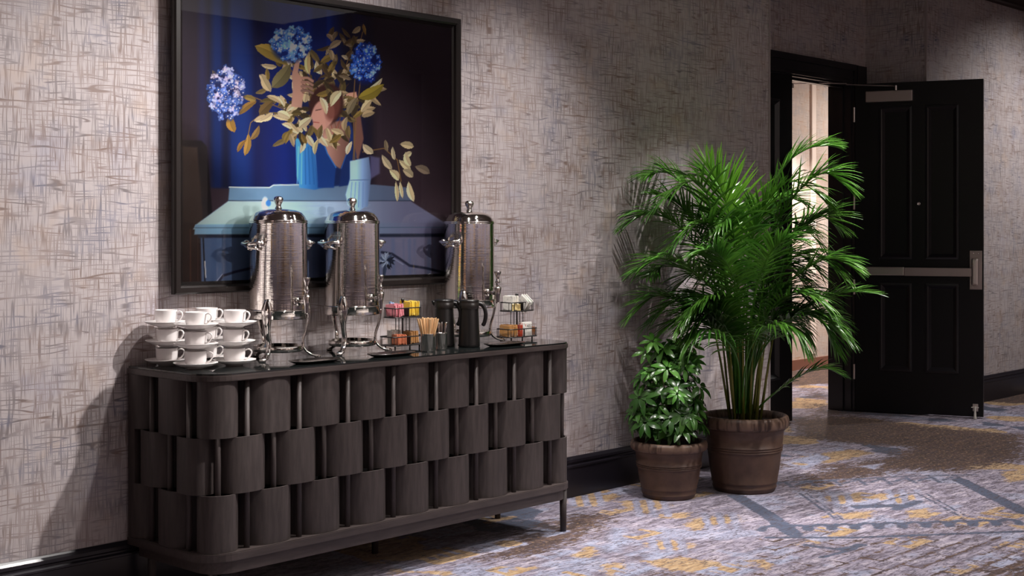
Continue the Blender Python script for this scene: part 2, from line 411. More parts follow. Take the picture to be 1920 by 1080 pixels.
molding('trim_crown_right', NX1, 15, FW, -1, cprof, M['crownwood'])
# door casing in the niche
def casing():
    t = tag(empty('trim_door_casing', (0, 0, 0)), kind='structure')
    for nm, x0, x1, z0, z1 in (('casing_left', DX0-.22, DX0, 0, DT+.14), ('casing_right', DX1, NX1-.02, 0, DT+.14), ('casing_head', DX0, DX1, DT, DT+.14)):
        bm = bmesh.new(); B(bm, x0, x1, NB-.022, NB, z0, z1)
        if nm == 'casing_head':
            B(bm, x0, x1, NB-.034, NB-.022, z1-.045, z1); B(bm, x0, x1, NB-.028, NB-.022, z0+.03, z0+.05); B(bm, x0, x1, NB-.028, NB-.022, z0, z0+.012)
        else:
            B(bm, x0, x0+.03, NB-.034, NB-.022, z0, z1); B(bm, x0+.06, x0+.075, NB-.028, NB-.022, z0, z1)
        link(nm, bm, M['blackpaint'], t)
    bm = bmesh.new()
    B(bm, DX1-.012, DX1, NB-.01, NB+.18, 0, DT); B(bm, DX1-.028, DX1-.012, NB+.05, NB+.09, 0, DT)
    B(bm, DX0, DX1, NB, NB+.18, DT-.012, DT); B(bm, DX0, DX1, NB+.05, NB+.09, DT-.028, DT-.012)
    link('jamb', bm, M['blackpaint'], t)
casing()

# door leaves; local x from the hinge along the leaf, local -y is the face seen
LW, LT, LH = .905, .045, 2.437
def door_leaf(name, loc, rz, label, full=True):
    t = empty(name, loc, rz, label, None, None, 'structure')
    bm = bmesh.new(); d = LT/2
    us = (.0, .185, .400, .515, .728, LW); zs = (.012, .325, .955, 1.150, 2.25, LH)
    B(bm, us[0], us[1], -d, d, zs[0], LH); B(bm, us[2], us[3], -d, d, zs[1], zs[4]); B(bm, us[4], us[5], -d, d, zs[0], LH)
    for a, b in ((zs[0], zs[1]), (zs[4], LH)): B(bm, us[1], us[4], -d, d, a, b)
    for ua, ub in ((us[1], us[2]), (us[3], us[4])): B(bm, ua, ub, -d, d, zs[2], zs[3])
    link('leaf', bm, M['doorblack'], t)
    for ua, ub in ((us[1], us[2]), (us[3], us[4])):
        for za, zb in ((zs[1], zs[2]), (zs[3], zs[4])):
            p = box('panel', ua, ub, -d+.014, d-.014, za, zb, M['doorblack'], t)
            bm = bmesh.new()      # raised bead round the panel
            def ring(i0, y0, i1, y1):
                A = [(ua+i0, y0, za+i0), (ub-i0, y0, za+i0), (ub-i0, y0, zb-i0), (ua+i0, y0, zb-i0)]
                Bq = [(ua+i1, y1, za+i1), (ub-i1, y1, za+i1), (ub-i1, y1, zb-i1), (ua+i1, y1, zb-i1)]
                A = [bm.verts.new(q) for q in A]; Bq = [bm.verts.new(q) for q in Bq]
                for i in range(4): bm.faces.new((A[i], A[(i+1) % 4], Bq[(i+1) % 4], Bq[i]))
            ring(-.012, -d, -.010, -d-.007); ring(-.010, -d-.007, .004, -d-.009); ring(.004, -d-.009, .012, -d-.003); ring(.012, -d-.003, .030, -d+.014)
            link('panel_molding', bm, M['blackpaint'], p)
    return t
DANG = math.atan2(-.94975, .31299)
door = door_leaf('door_2', (9.215, 5.035, 0), DANG, 'tall black six foot high panelled door standing open beside the palm')
door['label'] = 'tall black panelled door standing open with a steel push bar'
d = LT/2
# hardware
bm = bmesh.new(); B(bm, .040, .36, -d-.045, -d-.012, 1.020, 1.082, .006); B(bm, .055, .075, -d-.02, -d, 1.03, 1.07)
bar = link('push_bar', bm, M['steelsatin'], door); bar['label'] = 'satin nickel push bar'
bm = bmesh.new(); B(bm, .36, .84, -d-.052, -d-.010, 1.018, 1.080, .006); B(bm, .82, .84, -d-.02, -d, 1.03, 1.07); link('push_bar_housing', bm, M['steeldull'], bar)
bm = bmesh.new(); B(bm, .812, .898, -d-.012, -d, .925, 1.205, .004)
lp = link('latch_plate', bm, M['steeldull'], door)
bm = bmesh.new(); B(bm, .828, .878, -d-.06, -d-.012, .955, 1.15, .014); link('latch_case', bm, M['steelsatin'], lp)
for u_ in (.838, .872):
    bm = bmesh.new(); lathe(bm, [(0, .003), (.005, .002), (.006, 0)], 10); o = link('screw', bm, M['chrome'], lp, True, (u_, -d-.012, 1.185)); o.rotation_euler = (PI/2, 0, 0)
bm = bmesh.new(); lathe(bm, [(0, .004), (.006, .004), (.008, .007), (.012, .006), (.013, 0)], 16); o = link('peephole', bm, M['chrome'], door, True, (.458, -d, 1.545)); o.rotation_euler = (PI/2, 0, 0)
cl = box('door_closer', .085, .420, -d-.055, -d, 2.295, 2.375, M['steeldull'], door, .006)
bm = bmesh.new(); tube(bm, [(.30, -d-.03, 2.375), (.30, -d-.03, 2.412)], .011, 10)
tube(bm, [(.30, -d-.03, 2.405), (.27, -d-.035, 2.41), (.06, -d-.17, 2.412), (-.02, -d-.23, 2.414)], .008, 6, flat=(1.3, .6))
tube(bm, [(-.02, -d-.23, 2.420), (-.20, -d-.31, 2.425), (-.40, -d-.30, 2.427)], .007, 6, flat=(1.3, .6))
tube(bm, [(-.40, -d-.30, 2.433), (-.40, -d-.30, 2.395)], .010, 8)
link('closer_arm', bm, M['steelsatin'], door)
for z_ in (.30, .93, 1.56, 2.21):
    bm = bmesh.new(); tube(bm, [(-.006, -d-.004, z_-.055), (-.006, -d-.004, z_+.055)], .008, 10)
    B(bm, -.002, .0005, -d+.002, d-.004, z_-.055, z_+.055); link('hinge', bm, M['steelsatin'], door)
bm = bmesh.new(); B(bm, .834, .872, -d-.014, -d, .052, .105, .003)
st = link('stop_bracket', bm, M['steelsatin'], door)
bm = bmesh.new(); tube(bm, [(.852, -d-.024, .088), (.852, -d-.03, .05), (.852, -d-.034, .012)], [.009, .008, .010], 10); tube(bm, [(.852, -d-.034, .014), (.852, -d-.034, .001)], .012, 10)
tube(bm, [(.825, -d-.016, .08), (.876, -d-.016, .08)], .004, 6)
link('stop_foot', bm, mat('stop_white', (.6, .58, .52), .4).m, st)
dl = door_leaf('door_1', (DX0+.085, NB+.03, 0), 0, 'tall black panelled door standing closed behind the palm')

# ------------------------------------------------------------------ floor with woven carpet pattern
nx_, ny_ = 690, 440
gx = np.linspace(1.2, 12.6, nx_); gy = np.linspace(.6, COR, ny_)
X, Y = np.meshgrid(gx, gy)
dd = X*FX+Y*FY; ll = X*RX+Y*RY
PX = 960+FPX*ll/dd; PYv = HOR+FPX*CAMZ/dd            # only used to lay the motif out on the floor plan
cp = Paint(X, Y, 4)                                   # channels: brown wear, gold, slate blue, pale blue
n1 = smooth_noise(X+20, Y*1.2+20, 1.0, 3, 4); n2 = smooth_noise(X+30, Y+11, 2.6, 5, 3); n3 = smooth_noise(X+5, Y+40, 5.5, 8, 3)
cp.a[..., 0] = np.clip((n1-.53)*9, 0, 1)
def FP(pts): return [floor_xy(*p) for p in pts]
def chan(ch, pts, v=1.0, soft=.02, alpha=1.0, line=None):
    P = FP(pts); keep = cp.a[..., [i for i in range(4) if i != ch]].copy()
    col = [0, 0, 0, 0]; col[ch] = v
    if line: cp.line(P, line, col, .012, alpha)
    else: cp.poly(P, col, soft, alpha)
    cp.a[..., [i for i in range(4) if i != ch]] = keep
# clear then place the large wear patches
inview = (X > 3.5) & (PYv > 770)
cp.a[..., 0][inview] *= .55
for P, v in (([(1480, 785), (1600, 780), (1750, 800), (1925, 815), (1925, 862), (1800, 885), (1690, 882), (1600, 905), (1520, 925), (1470, 905), (1560, 875), (1660, 860), (1700, 838), (1600, 832), (1500, 822)], .95),
             ([(1040, 985), (1090, 965), (1140, 960), (1130, 985), (1085, 1010), (1040, 1030), (980, 1045), (900, 1050), (960, 1010)], 1.0),
             ([(1180, 1068), (1300, 1040), (1380, 1055), (1420, 1085), (1180, 1090)], .55), ([(1820, 1070), (1925, 1045), (1925, 1085)], .9),
             ([(1660, 985), (1740, 965), (1790, 968), (1720, 992)], .6), ([(1500, 720), (1560, 735), (1610, 775), (1500, 790)], .6)):
    chan(0, P, v, .16)
for P in ([(1060, 925), (1140, 915), (1165, 930), (1120, 950), (1070, 950)], [(1160, 940), (1240, 935), (1260, 948), (1210, 965), (1180, 955)],
          [(1280, 985), (1310, 970), (1380, 965), (1390, 978), (1340, 985), (1300, 995)], [(1230, 965), (1300, 960), (1290, 972), (1240, 972)],
          [(1065, 1045), (1110, 1020), (1122, 1040), (1090, 1052)], [(1130, 1060), (1170, 1052), (1180, 1075), (1140, 1080)], [(1205, 1018), (1250, 1010), (1310, 1022), (1270, 1034), (1220, 1030)],
          [(1200, 1050), (1280, 1045), (1400, 1060), (1380, 1078), (1250, 1070)], [(1400, 1050), (1455, 1048), (1440, 1070)],
          [(1540, 932), (1600, 925), (1625, 938), (1570, 948)], [(1640, 932), (1710, 922), (1730, 936), (1680, 946)], [(1700, 958), (1740, 952), (1745, 968), (1705, 972)],
          [(1570, 962), (1640, 958), (1630, 972), (1580, 974)], [(1500, 855), (1600, 842), (1640, 850), (1560, 868), (1490, 872)], [(1875, 885), (1925, 878), (1925, 900), (1890, 905)],
          [(1890, 985), (1925, 975), (1925, 995)], [(1490, 745), (1550, 750), (1550, 757), (1490, 753)]):
    P2 = FP(P); keep = cp.a.copy(); cp.poly(P2, (0, .85, 0, 0), .04); 
for x0, y0 in ((1090, 932), (1215, 952), (1345, 978), (1245, 1022), (1560, 940), (1690, 935)):     # notches that make the motif letter-like
    for k_ in range(3): cp.line(FP([(x0+k_*26-24, y0-16), (x0+k_*26-14, y0+16)]), .035, (0, 0, 0, .6), .012)
def glyph(x, y, sz, ch, al=.9):
    col = [0, 0, 0, 0]; col[ch] = .9; r = random.Random(int(x*977+y*131))
    w_, h_ = sz, sz*r.uniform(.6, .9)
    bars = [(0, w_, 0, h_*.28)] + [(q*w_, q*w_+w_*.17, 0, h_*r.uniform(.5, 1)) for q in (0, .28, .56, .83) if r.random() < .75]
    if r.random() < .5: bars.append((0, w_*r.uniform(.5, 1), h_*.75, h_))
    for x0_, x1_, y0_, y1_ in bars: cp.poly([(x+x0_, y+y0_), (x+x1_, y+y0_), (x+x1_, y+y1_), (x+x0_, y+y1_)], col, .012, al)
for gx_ in np.arange(3.9, 6.6, .30):
    for gy_ in np.arange(2.3, 4.4, .34):
        r_ = random.Random(int(gx_*100)*7+int(gy_*100)); q_ = r_.random()
        if q_ < .62: glyph(gx_+r_.uniform(-.05, .05), gy_+r_.uniform(-.06, .06), r_.uniform(.15, .24), 1 if q_ < .44 else 3)
for i in range(26):                                   # outlines of broken brickwork
    y_ = 2.0+i*.085
    for j in range(14):
        x_ = 4.6+j*.26+(i % 2)*.13
        ppx = 960+FPX*(x_*RX+y_*RY)/(x_*FX+y_*FY); ppy = HOR+FPX*CAMZ/(x_*FX+y_*FY)
        if ppx < 1420 or ppy < 1012: continue
        if random.random() < .8: cp.line([(x_, y_), (x_+.25, y_)], .016, (.95, 0, 0, 0), .008, .85)
        if random.random() < .7: cp.line([(x_, y_), (x_, y_+.085)], .016, (.95, 0, 0, 0), .008, .85)
blue = (0, 0, .88, 0)
for P, wd in (([(1380, 930), (1440, 965), (1490, 1002)], .09), ([(1800, 900), (1860, 930), (1925, 962)], .09), ([(1440, 1008), (1600, 1008), (1760, 1002), (1925, 996)], .04),
              ([(1500, 925), (1570, 975)], .02), ([(1512, 925), (1582, 975)], .015), ([(1580, 962), (1710, 925)], .02), ([(1720, 925), (1800, 968)], .02), ([(1735, 925), (1812, 968)], .015),
              ([(1510, 1022), (1570, 1030), (1620, 1022)], .04), ([(1540, 1045), (1600, 1030), (1610, 1020)], .03), ([(1440, 905), (1560, 900), (1700, 893), (1830, 890)], .03),
              ([(1610, 950), (1690, 948)], .08), ([(1680, 955), (1720, 940)], .06)):
    cp.line(FP(P), wd, blue, .012, .9)
for i in range(11):                                   # scalloped border
    x = 1450+i*44; y = 1003-i*1.2
    pts = [(x+22*math.cos(a), y-10-7*math.sin(a)) for a in np.linspace(-.3, PI+.3, 9)]
    cp.line(FP(pts), .045, blue, .012, .9)
for i in range(9):
    cp.line(FP([(1400+i*46, 912-i*1.5), (1425+i*46, 905-i*1.5), (1440+i*46, 915-i*1.5)]), .035, blue, .012, .75)
for P in ([(1135, 1035), (1150, 990), (1172, 990), (1160, 1035)], [(1045, 1055), (1080, 1045), (1125, 1048), (1110, 1060)], [(1470, 868), (1530, 850), (1560, 858), (1510, 880)], [(1610, 875), (1660, 868), (1640, 880)]):
    cp.poly(FP(P), (0, 0, 0, 1), .03, .9)
# elsewhere: a scattering of the same colours
rest = ~((PX > 1030) & (PX < 1930) & (PYv > 880) & (PYv < 1100))
cp.a[..., 1] = np.where(rest, np.maximum(cp.a[..., 1], np.clip((n2-.60)*14, 0, .9)), cp.a[..., 1])
cp.a[..., 2] = np.where(rest, np.maximum(cp.a[..., 2], np.clip((.36-n2)*14, 0, .8)), cp.a[..., 2])
cp.a[..., 3] = np.maximum(cp.a[..., 3], np.clip((n3-.60)*10, 0, .6))
k = NT('carpet'); at = k.n('ShaderNodeVertexColor', layer_name='print'); sp = k.n('ShaderNodeSeparateColor'); k.l(at.outputs[0], sp.inputs[0])
p, P3 = k.pos()
rot = k.n('ShaderNodeMapping'); rot.inputs['Rotation'].default_value = (0, 0, .06); k.l(P3, rot.inputs[0])
st_ = k.n('ShaderNodeMapping'); st_.inputs['Scale'].default_value = (1, 5, 1); k.l(rot.outputs[0], st_.inputs[0])
streak = k.noise(st_.outputs[0], 11, 4, .65); fine = k.noise(P3, 75, 3, .7); mid = k.noise(P3, 22, 4, .65)
base = k.mix(k.ramp(mid, .35, .65), lin((120, 114, 132)), lin((166, 158, 173)))
blot = k.noise(st_.outputs[0], 4.5, 5, .72)
base = k.mix(k.math('MULTIPLY', k.ramp(blot, .52, .60), .75), base, lin((84, 74, 84)))
base = k.mix(k.math('MULTIPLY', k.ramp(blot, .47, .38), .7), base, lin((192, 182, 192)))
base = k.mix(k.ramp(streak, .58, .66), base, lin((96, 88, 102)))
pale = k.mix(k.math('MULTIPLY', at.outputs[1], k.ramp(fine, .35, .55)), base, lin((158, 168, 194)))
def masked(m, lo=.30, wob=1.4):
    s_ = k.math('ADD', m, k.math('MULTIPLY', k.math('SUBTRACT', mid, .5), wob)); s_ = k.math('ADD', s_, k.math('MULTIPLY', k.math('SUBTRACT', fine, .5), 1.0))
    return k.ramp(s_, lo, lo+.25)
c = k.mix(masked(sp.outputs[2], .34), pale, lin((76, 84, 104)))
gold = k.mix(k.ramp(streak, .4, .6), lin((186, 160, 126)), lin((156, 126, 92)))
c = k.mix(masked(sp.outputs[1], .32), c, gold)
brown = k.mix(k.ramp(k.math('ADD', k.math('MULTIPLY', fine, .5), k.math('MULTIPLY', blot, .5)), .42, .60), lin((46, 34, 31)), lin((98, 76, 66)))
bm_ = k.math('ADD', sp.outputs[0], k.math('MULTIPLY', k.math('SUBTRACT', streak, .5), 1.5))
c = k.mix(masked(bm_, .36, 1.2), c, brown)
spk = k.noise(P3, 48, 2, .6)
c = k.mix(k.math('MULTIPLY', k.math('MULTIPLY', sp.outputs[0], k.ramp(spk, .58, .64)), .8), c, lin((150, 122, 96)))
rdg = k.noise(st_.outputs[0], 3.4, 3, .75); rdg = k.ramp(k.math('ABSOLUTE', k.math('SUBTRACT', rdg, .5)), .022, .008)
c = k.mix(k.math('MULTIPLY', rdg, .7), c, lin((60, 52, 60)))
th = k.noise(st_.outputs[0], 16, 3, .7)
c = k.mix(k.math('MULTIPLY', k.ramp(th, .56, .64), .7), c, lin((66, 54, 58)))
c = k.mix(k.math('MULTIPLY', k.ramp(fine, .56, .66), .6), c, lin((96, 84, 88)))
k.l(c, k.b.inputs['Base Color']); k.b.inputs['Roughness'].default_value = .95; k.b.inputs['Specular IOR Level'].default_value = .1
k.b.inputs['Sheen Weight'].default_value = .15
k.bump(fine, .5, .004); M['carpet'] = k.m
fl = grid_mesh('floor', X, Y, np.zeros_like(X), cp.a, M['carpet']); tag(fl, kind='structure')
bm = bmesh.new(); B(bm, -3.2, 15.2, -4.2, COR+.1, -.12, -.006); tag(link('floor_slab', bm, M['carpet']), kind='structure')

# ------------------------------------------------------------------ sideboard
XL, XR, YF, YB = 2.735, 4.722, 3.955, 4.462
sb = empty('sideboard', ((XL+XR)/2, (YF+YB)/2, 0), 0, 'long dark oak sideboard faced with woven curved wood tiles under the framed picture', 'sideboard')
SO = Vector(((XL+XR)/2, (YF+YB)/2, 0))
def outline(x0, x1, y0, y1, r, n=10):                 # front corners rounded
    P = [(x0, y1)]
    P += [(x0+r-r*math.cos(a), y0+r-r*math.sin(a)) for a in np.linspace(0, PI/2, n)]
    P += [(x1-r+r*math.sin(a), y0+r-r*math.cos(a)) for a in np.linspace(0, PI/2, n)]
    P += [(x1, y1)]
    return [(a-SO.x, b-SO.y) for a, b in P]
def slab(name, x0, x1, y0, y1, r, z0, z1, m, parent=sb, bev=.003):
    bm = bmesh.new(); prism(bm, outline(x0, x1, y0, y1, r), z0, z1)
    if bev:
        es = [e for e in bm.edges if abs(e.verts[0].co.z-e.verts[1].co.z) < 1e-6]
        bmesh.ops.bevel(bm, geom=es, offset=bev, segments=2, affect='EDGES')
    return link(name, bm, m, parent)
slab('top_panel', XL, XR, YF, YB, .125, .822, .8445, M['woodside'])
g_ = slab('glass_sheet', XL+.004, XR-.004, YF+.004, YB-.002, .121, .8445, .850, M['topglass'], sb, .0015); g_['label'] = 'smoked glass sheet on top'
slab('bottom_rail', XL, XR, YF, YB, .125, .192, .224, M['woodside'])
slab('apron', XL+.03, XR-.03, YF+.012, YB-.03, .10, .150, .192, M['woodside'], sb, 0)
slab('carcass', XL+.108, XR-.108, YF+.118, YB-.01, .02, .224, .822, M['carcass'], sb, 0)
for x0, x1 in ((XL+.004, XL+.05), (XR-.05, XR-.004)):
    link('stile', B(bmesh.new(), x0-SO.x, x1-SO.x, YB-.042-SO.y, YB-SO.y, .224, .822), M['wood'], sb)
for x, y in ((2.80, 4.02), (4.657, 3.995), (2.80, 4.40), (4.657, 4.40), (3.805, 4.30)):
    bm = bmesh.new(); tube(bm, [(x-SO.x, y-SO.y, .19), (x-SO.x, y-SO.y, 0)], [.017, .0135], 16); link('leg', bm, M['wood'], sb, True)
R0 = .10; PXL, PXR, PYF = 2.757, 4.700, 3.987
def path(s):                                          # s = 0 at x 2.923 on the front, grows to the right
    x = 2.923+s
    if x < PXL+R0:
        a = (PXL+R0-x)/R0
        if a > PI/2: return (PXL, PYF+R0+(a-PI/2)*R0), (-1, 0)
        return (PXL+R0-R0*math.sin(a), PYF+R0-R0*math.cos(a)), (-math.sin(a), -math.cos(a))
    if x > PXR-R0:
        a = (x-PXR+R0)/R0
        if a > PI/2: return (PXR, PYF+R0+(a-PI/2)*R0), (1, 0)
        return (PXR-R0+R0*math.sin(a), PYF+R0-R0*math.cos(a)), (math.sin(a), -math.cos(a))
    return (x, PYF), (0, -1)
HP = .1165
smax = (PXR-R0-2.923)+PI/2*R0+(YB-.03-PYF-R0); smin = -((2.923-PXL-R0)+PI/2*R0+(YB-.03-PYF-R0))
rows = ((.6235, .8215), (.4245, .6225), (.2245, .4235))
dow = None
for k_ in range(-5, 20):
    s_ = k_*HP
    if s_ < smin+.015 or s_ > smax-.015: continue
    (x, y), nrm = path(s_)
    if dow is None:
        bm = bmesh.new(); tube(bm, [(0, 0, .224), (0, 0, .822)], .0105, 12); o = dow = link('dowel', bm, M['wood'], sb, True)
    else:
        o = dow.copy(); C.objects.link(o); o.parent = sb
    o.location = (x-SO.x, y-SO.y, 0)
def woven(name, s0, s1, z0, z1):
    bm = bmesh.new(); n = 26; cols = []
    lo, hi = max(s0, smin), min(s1, smax)
    for i in range(n+1):
        s_ = lo+(hi-lo)*i/n; t = (s_-s0)/(s1-s0); (x, y), (nx0, ny0) = path(s_)
        off = -.060+.083*(1-abs(2*t-1)**3.0)
        a = (x+nx0*off-SO.x, y+ny0*off-SO.y); b = (x+nx0*(off-.008)-SO.x, y+ny0*(off-.008)-SO.y)
        cols.append([bm.verts.new((*a, z0)), bm.verts.new((*a, z1)), bm.verts.new((*b, z1)), bm.verts.new((*b, z0))])
    for a, b in zip(cols, cols[1:]):
        for j in range(4): bm.faces.new((a[j], b[j], b[(j+1) % 4], a[(j+1) % 4]))
    bm.faces.new(cols[0]); bm.faces.new(cols[-1][::-1]); bmesh.ops.recalc_face_normals(bm, faces=bm.faces)
    sharp = [e for e in bm.edges if len(e.link_faces) == 2 and e.calc_face_angle(0) > .6]
    for e in sharp: e.smooth = False
    return link(name, bm, M['wood'], sb, True)
for ri, (z0, z1) in enumerate(rows):
    par = 0 if ri != 1 else 1
    for k_ in range(-6+par, 20, 2):
        s0, s1 = k_*HP, (k_+2)*HP
        if min(s1, smax)-max(s0, smin) < .05: continue
        woven('wood_tile', s0, s1, z0, z1)

# ------------------------------------------------------------------ framed picture
PL, PR_, PB, PT = 2.910, 4.438, 1.108, 2.318
pf = empty('framed_picture', ((PL+PR_)/2, W, PB), 0, 'large black framed glazed photograph of blue hydrangeas and a blue dresser', 'picture')
def PF(x, z): return x-(PL+PR_)/2, z-PB
x0, z0 = PF(PL, PB); x1, z1 = PF(PR_, PT)
def rail(a, b, na, nb_):                              # mitred frame length, profile: inset i, depth y
    prof = [(0, -.036), (0, -.056), (.006, -.063), (.024, -.063), (.031, -.056), (.034, -.044), (.046, -.041), (.046, -.036), (0, -.036)]
    bm = bmesh.new(); A = [bm.verts.new((a[0]+na[0]*i, y, a[1]+na[1]*i)) for i, y in prof]; Bv = [bm.verts.new((b[0]+nb_[0]*i, y, b[1]+nb_[1]*i)) for i, y in prof]
    for i in range(len(prof)-1): bm.faces.new((A[i], A[i+1], Bv[i+1], Bv[i]))
    bmesh.ops.recalc_face_normals(bm, faces=bm.faces)
    return link('frame_rail', bm, M['frame'], pf)
rail((x0, z0), (x1, z0), (1, 1), (-1, 1)); rail((x1, z0), (x1, z1), (-1, 1), (-1, -1)); rail((x1, z1), (x0, z1), (-1, -1), (1, -1)); rail((x0, z1), (x0, z0), (1, -1), (1, 1))
GW, GH = 560, 450
xs = np.linspace(PL+.04, PR_-.04, GW); zs = np.linspace(PB+.04, PT-.04, GH); XX, ZZ = np.meshgrid(xs, zs)
yy = W-.0385
# lay the artwork out in photograph units on its own plane
dd = XX*FX+yy*FY; ll = XX*RX+yy*RY; U = 960+FPX*ll/dd; V = HOR-FPX*(ZZ-CAMZ)/dd
class PP:                                             # paints in (u, v) with u, v flat grids
    pass
pa = Paint(U, V, 3)
random.seed(41)
# backdrop with blue curtain
nz = smooth_noise(U/60+3, V/400+2, 1.0, 21, 3)
pa.a[:] = np.array((30, 20, 34))
vt = np.clip((V-20)/340, 0, 1)
pa.a = pa.a*(1-vt[..., None]*.8)+np.array((58, 44, 54))*vt[..., None]*.8
right = np.clip((U-690)/120, 0, 1)[..., None]; pa.a = pa.a*(1-right*.35)+np.array((34, 22, 26))*right*.35
def fold(u0, u1, col, al=1.0, soft=10, v0=-20, v1=352, slant=0.0):
    c_ = U-slant*(V-150); m = np.clip((c_-u0)/soft+.5, 0, 1)*np.clip((u1-c_)/soft+.5, 0, 1)*np.clip((v1-V)/6+.5, 0, 1)*al
    pa.put(m, col)
fold(395, 690, (8, 16, 60), .9, 26)
fold(398, 418, (8, 34, 90), .85, 12); fold(428, 476, (7, 34, 92), .95, 14); fold(440, 470, (10, 42, 108), .6, 14)
fold(418, 430, (8, 14, 46), .8, 10); fold(478, 500, (14, 10, 34), .8, 12, v1=220); fold(500, 545, (12, 34, 112), .7, 22)
fold(545, 585, (10, 48, 138), .9, 12, v1=200); fold(565, 572, (6, 18, 60), .5, 8); fold(586, 612, (14, 12, 30), .9, 10); fold(613, 622, (14, 64, 160), .9, 5); fold(622, 700, (20, 12, 22), .85, 20)
fold(500, 640, (8, 34, 116), .75, 30, v0=220); fold(470, 520, (10, 22, 84), .6, 24); fold(655, 690, (22, 20, 64), .6, 24)
fold(372, 386, (26, 34, 92), .45, 10)
# chair back at the left
pa.poly([(340, 262), (378, 264), (388, 275), (398, 400), (398, 545), (340, 545)], (18, 12, 22), 1.5)
pa.poly([(342, 274), (370, 276), (380, 400), (378, 420), (342, 420)], (72, 58, 52), 2, 1, (lambda u, v: (v-270)/150, (48, 32, 28)))
pa.poly([(342, 418), (384, 420), (384, 545), (342, 545)], (40, 22, 18), 2)
pa.line([(357, 430), (357, 545)], 2.2, (74, 44, 34)); pa.line([(371, 430), (371, 545)], 1.5, (64, 38, 30))
# dresser
pa.poly([(430, 352), (505, 353), (512, 347), (560, 346), (700, 346), (770, 352), (772, 376), (428, 376)], (92, 122, 148), 1, 1, (lambda u, v: (u-560)/180, (74, 84, 108)))
pa.line([(430, 351), (505, 352), (513, 347), (600, 346)], 2.5, (150, 178, 196)); pa.line([(428, 376), (660, 377), (770, 376)], 1.6, (40, 56, 78))
pa.poly([(428, 377), (770, 377), (835, 418), (835, 430), (362, 430), (366, 422)], (142, 172, 190), 1.2, 1, (lambda u, v: (u-520)/240, (88, 90, 114)))
pa.poly([(366, 421), (835, 417), (835, 440), (364, 440)], (108, 142, 164), 1.2, 1, (lambda u, v: (u-560)/240, (84, 84, 108)))
pa.line([(364, 427), (600, 427), (835, 426)], 1.2, (58, 78, 98)); pa.poly([(370, 440), (835, 438), (835, 447), (372, 447)], (30, 36, 54), 1.5)
pa.poly([(376, 446), (835, 444), (835, 550), (378, 550)], (70, 90, 122), 1.5, 1, (lambda u, v: (u-420)/420, (96, 92, 112)))
pa.line([(381, 447), (385, 545)], 3, (20, 24, 36)); pa.line([(384, 490), (386, 520)], 2, (196, 204, 214))
for i in range(26):
    u_ = random.uniform(390, 820); pa.line([(u_, 450), (u_+random.uniform(-3, 3), 545)], random.uniform(2, 8), random.choice(((58, 78, 112), (84, 104, 134), (66, 86, 120))), 2.5, .35)
pa.line([(404, 545), (409, 530), (418, 517), (440, 510), (470, 503), (500, 490)], 4.5, (36, 40, 62), 1); pa.line([(402, 540), (407, 526), (417, 514)], 1.6, (120, 130, 150))
pa.line([(716, 473), (735, 476), (752, 487), (768, 498), (800, 503), (835, 512)], 4.5, (30, 34, 54), 1); pa.line([(716, 479), (735, 483), (756, 496)], 1.4, (112, 120, 144))
for a_ in range(14):                                  # carved ornament
    t = a_/14*2*PI; pa.leaf(725, 488, 725+16*math.cos(t), 489+17*math.sin(t), 6, random.choice(((30, 36, 54), (120, 132, 152), (66, 78, 104))))
pa.leaf(723, 495, 719, 522, 7, (50, 60, 84)); pa.leaf(726, 495, 732, 505, 6, (24, 28, 42))
for i in range(40): pa.line([(random.uniform(440, 640), 380+i), (random.uniform(640, 700), 380+i)], 1, (164, 186, 198), .6, .15)
# sitter: skin, dress, sleeves
sk = (168, 120, 102)
pa.poly([(590, 262), (612, 210), (650, 205), (664, 250), (662, 345), (598, 352), (588, 320)], (20, 44, 104), 2)
pa.poly([(603, 250), (612, 228), (648, 226), (656, 262), (650, 290), (638, 318), (628, 312), (614, 288)], (158, 122, 110), 1.5, 1, (lambda u, v: (u-612)/45, (96, 66, 60)))
def sitter_face():
    pa.ell(612, 196, 32, 40, .25, (58, 30, 28)); pa.ell(606, 214, 21, 28, .25, (160, 122, 112)); pa.ell(624, 200, 14, 26, .2, (104, 58, 50), .4, .8)
    pa.poly([(588, 206), (582, 220), (588, 226), (586, 236), (600, 248), (612, 240), (606, 205)], (164, 126, 114), 1); pa.line([(588, 229), (598, 230)], 1.6, (140, 62, 58)); pa.line([(592, 207), (602, 205)], 1.5, (70, 40, 36))
    pa.poly([(546, 200), (549, 165), (547, 140), (552, 120), (558, 112), (562, 118), (559, 136), (568, 148), (574, 160), (568, 182), (566, 202)], (158, 124, 110), 1.0)
    for i in range(4): pa.line([(566, 146+i*8), (577, 146+i*8), (586, 152+i*7.5)], 5, (152-12*i, 116-8*i, 102-6*i), .8); pa.line([(567, 150+i*8), (586, 156+i*7.5)], 1, (60, 34, 28))
pa.poly([(664, 200), (676, 216), (682, 260), (672, 300), (660, 290), (664, 250)], (108, 74, 66), 1.5); pa.poly([(648, 175), (668, 172), (672, 190), (652, 192)], (190, 130, 112), 1.2)
pa.poly([(554, 258), (576, 266), (592, 285), (616, 340), (606, 352), (590, 356), (562, 352), (556, 330)], (66, 138, 192), 1.2, 1, (lambda u, v: (u-556)/70, (16, 60, 124)))
for i in range(7): pa.line([(560+i*6, 275), (557+i*8, 345)], 2, random.choice(((110, 172, 214), (30, 88, 148))), .8, .7)
pa.poly([(608, 290), (620, 306), (640, 318), (652, 296), (660, 345), (604, 350)], (14, 34, 84), 2)
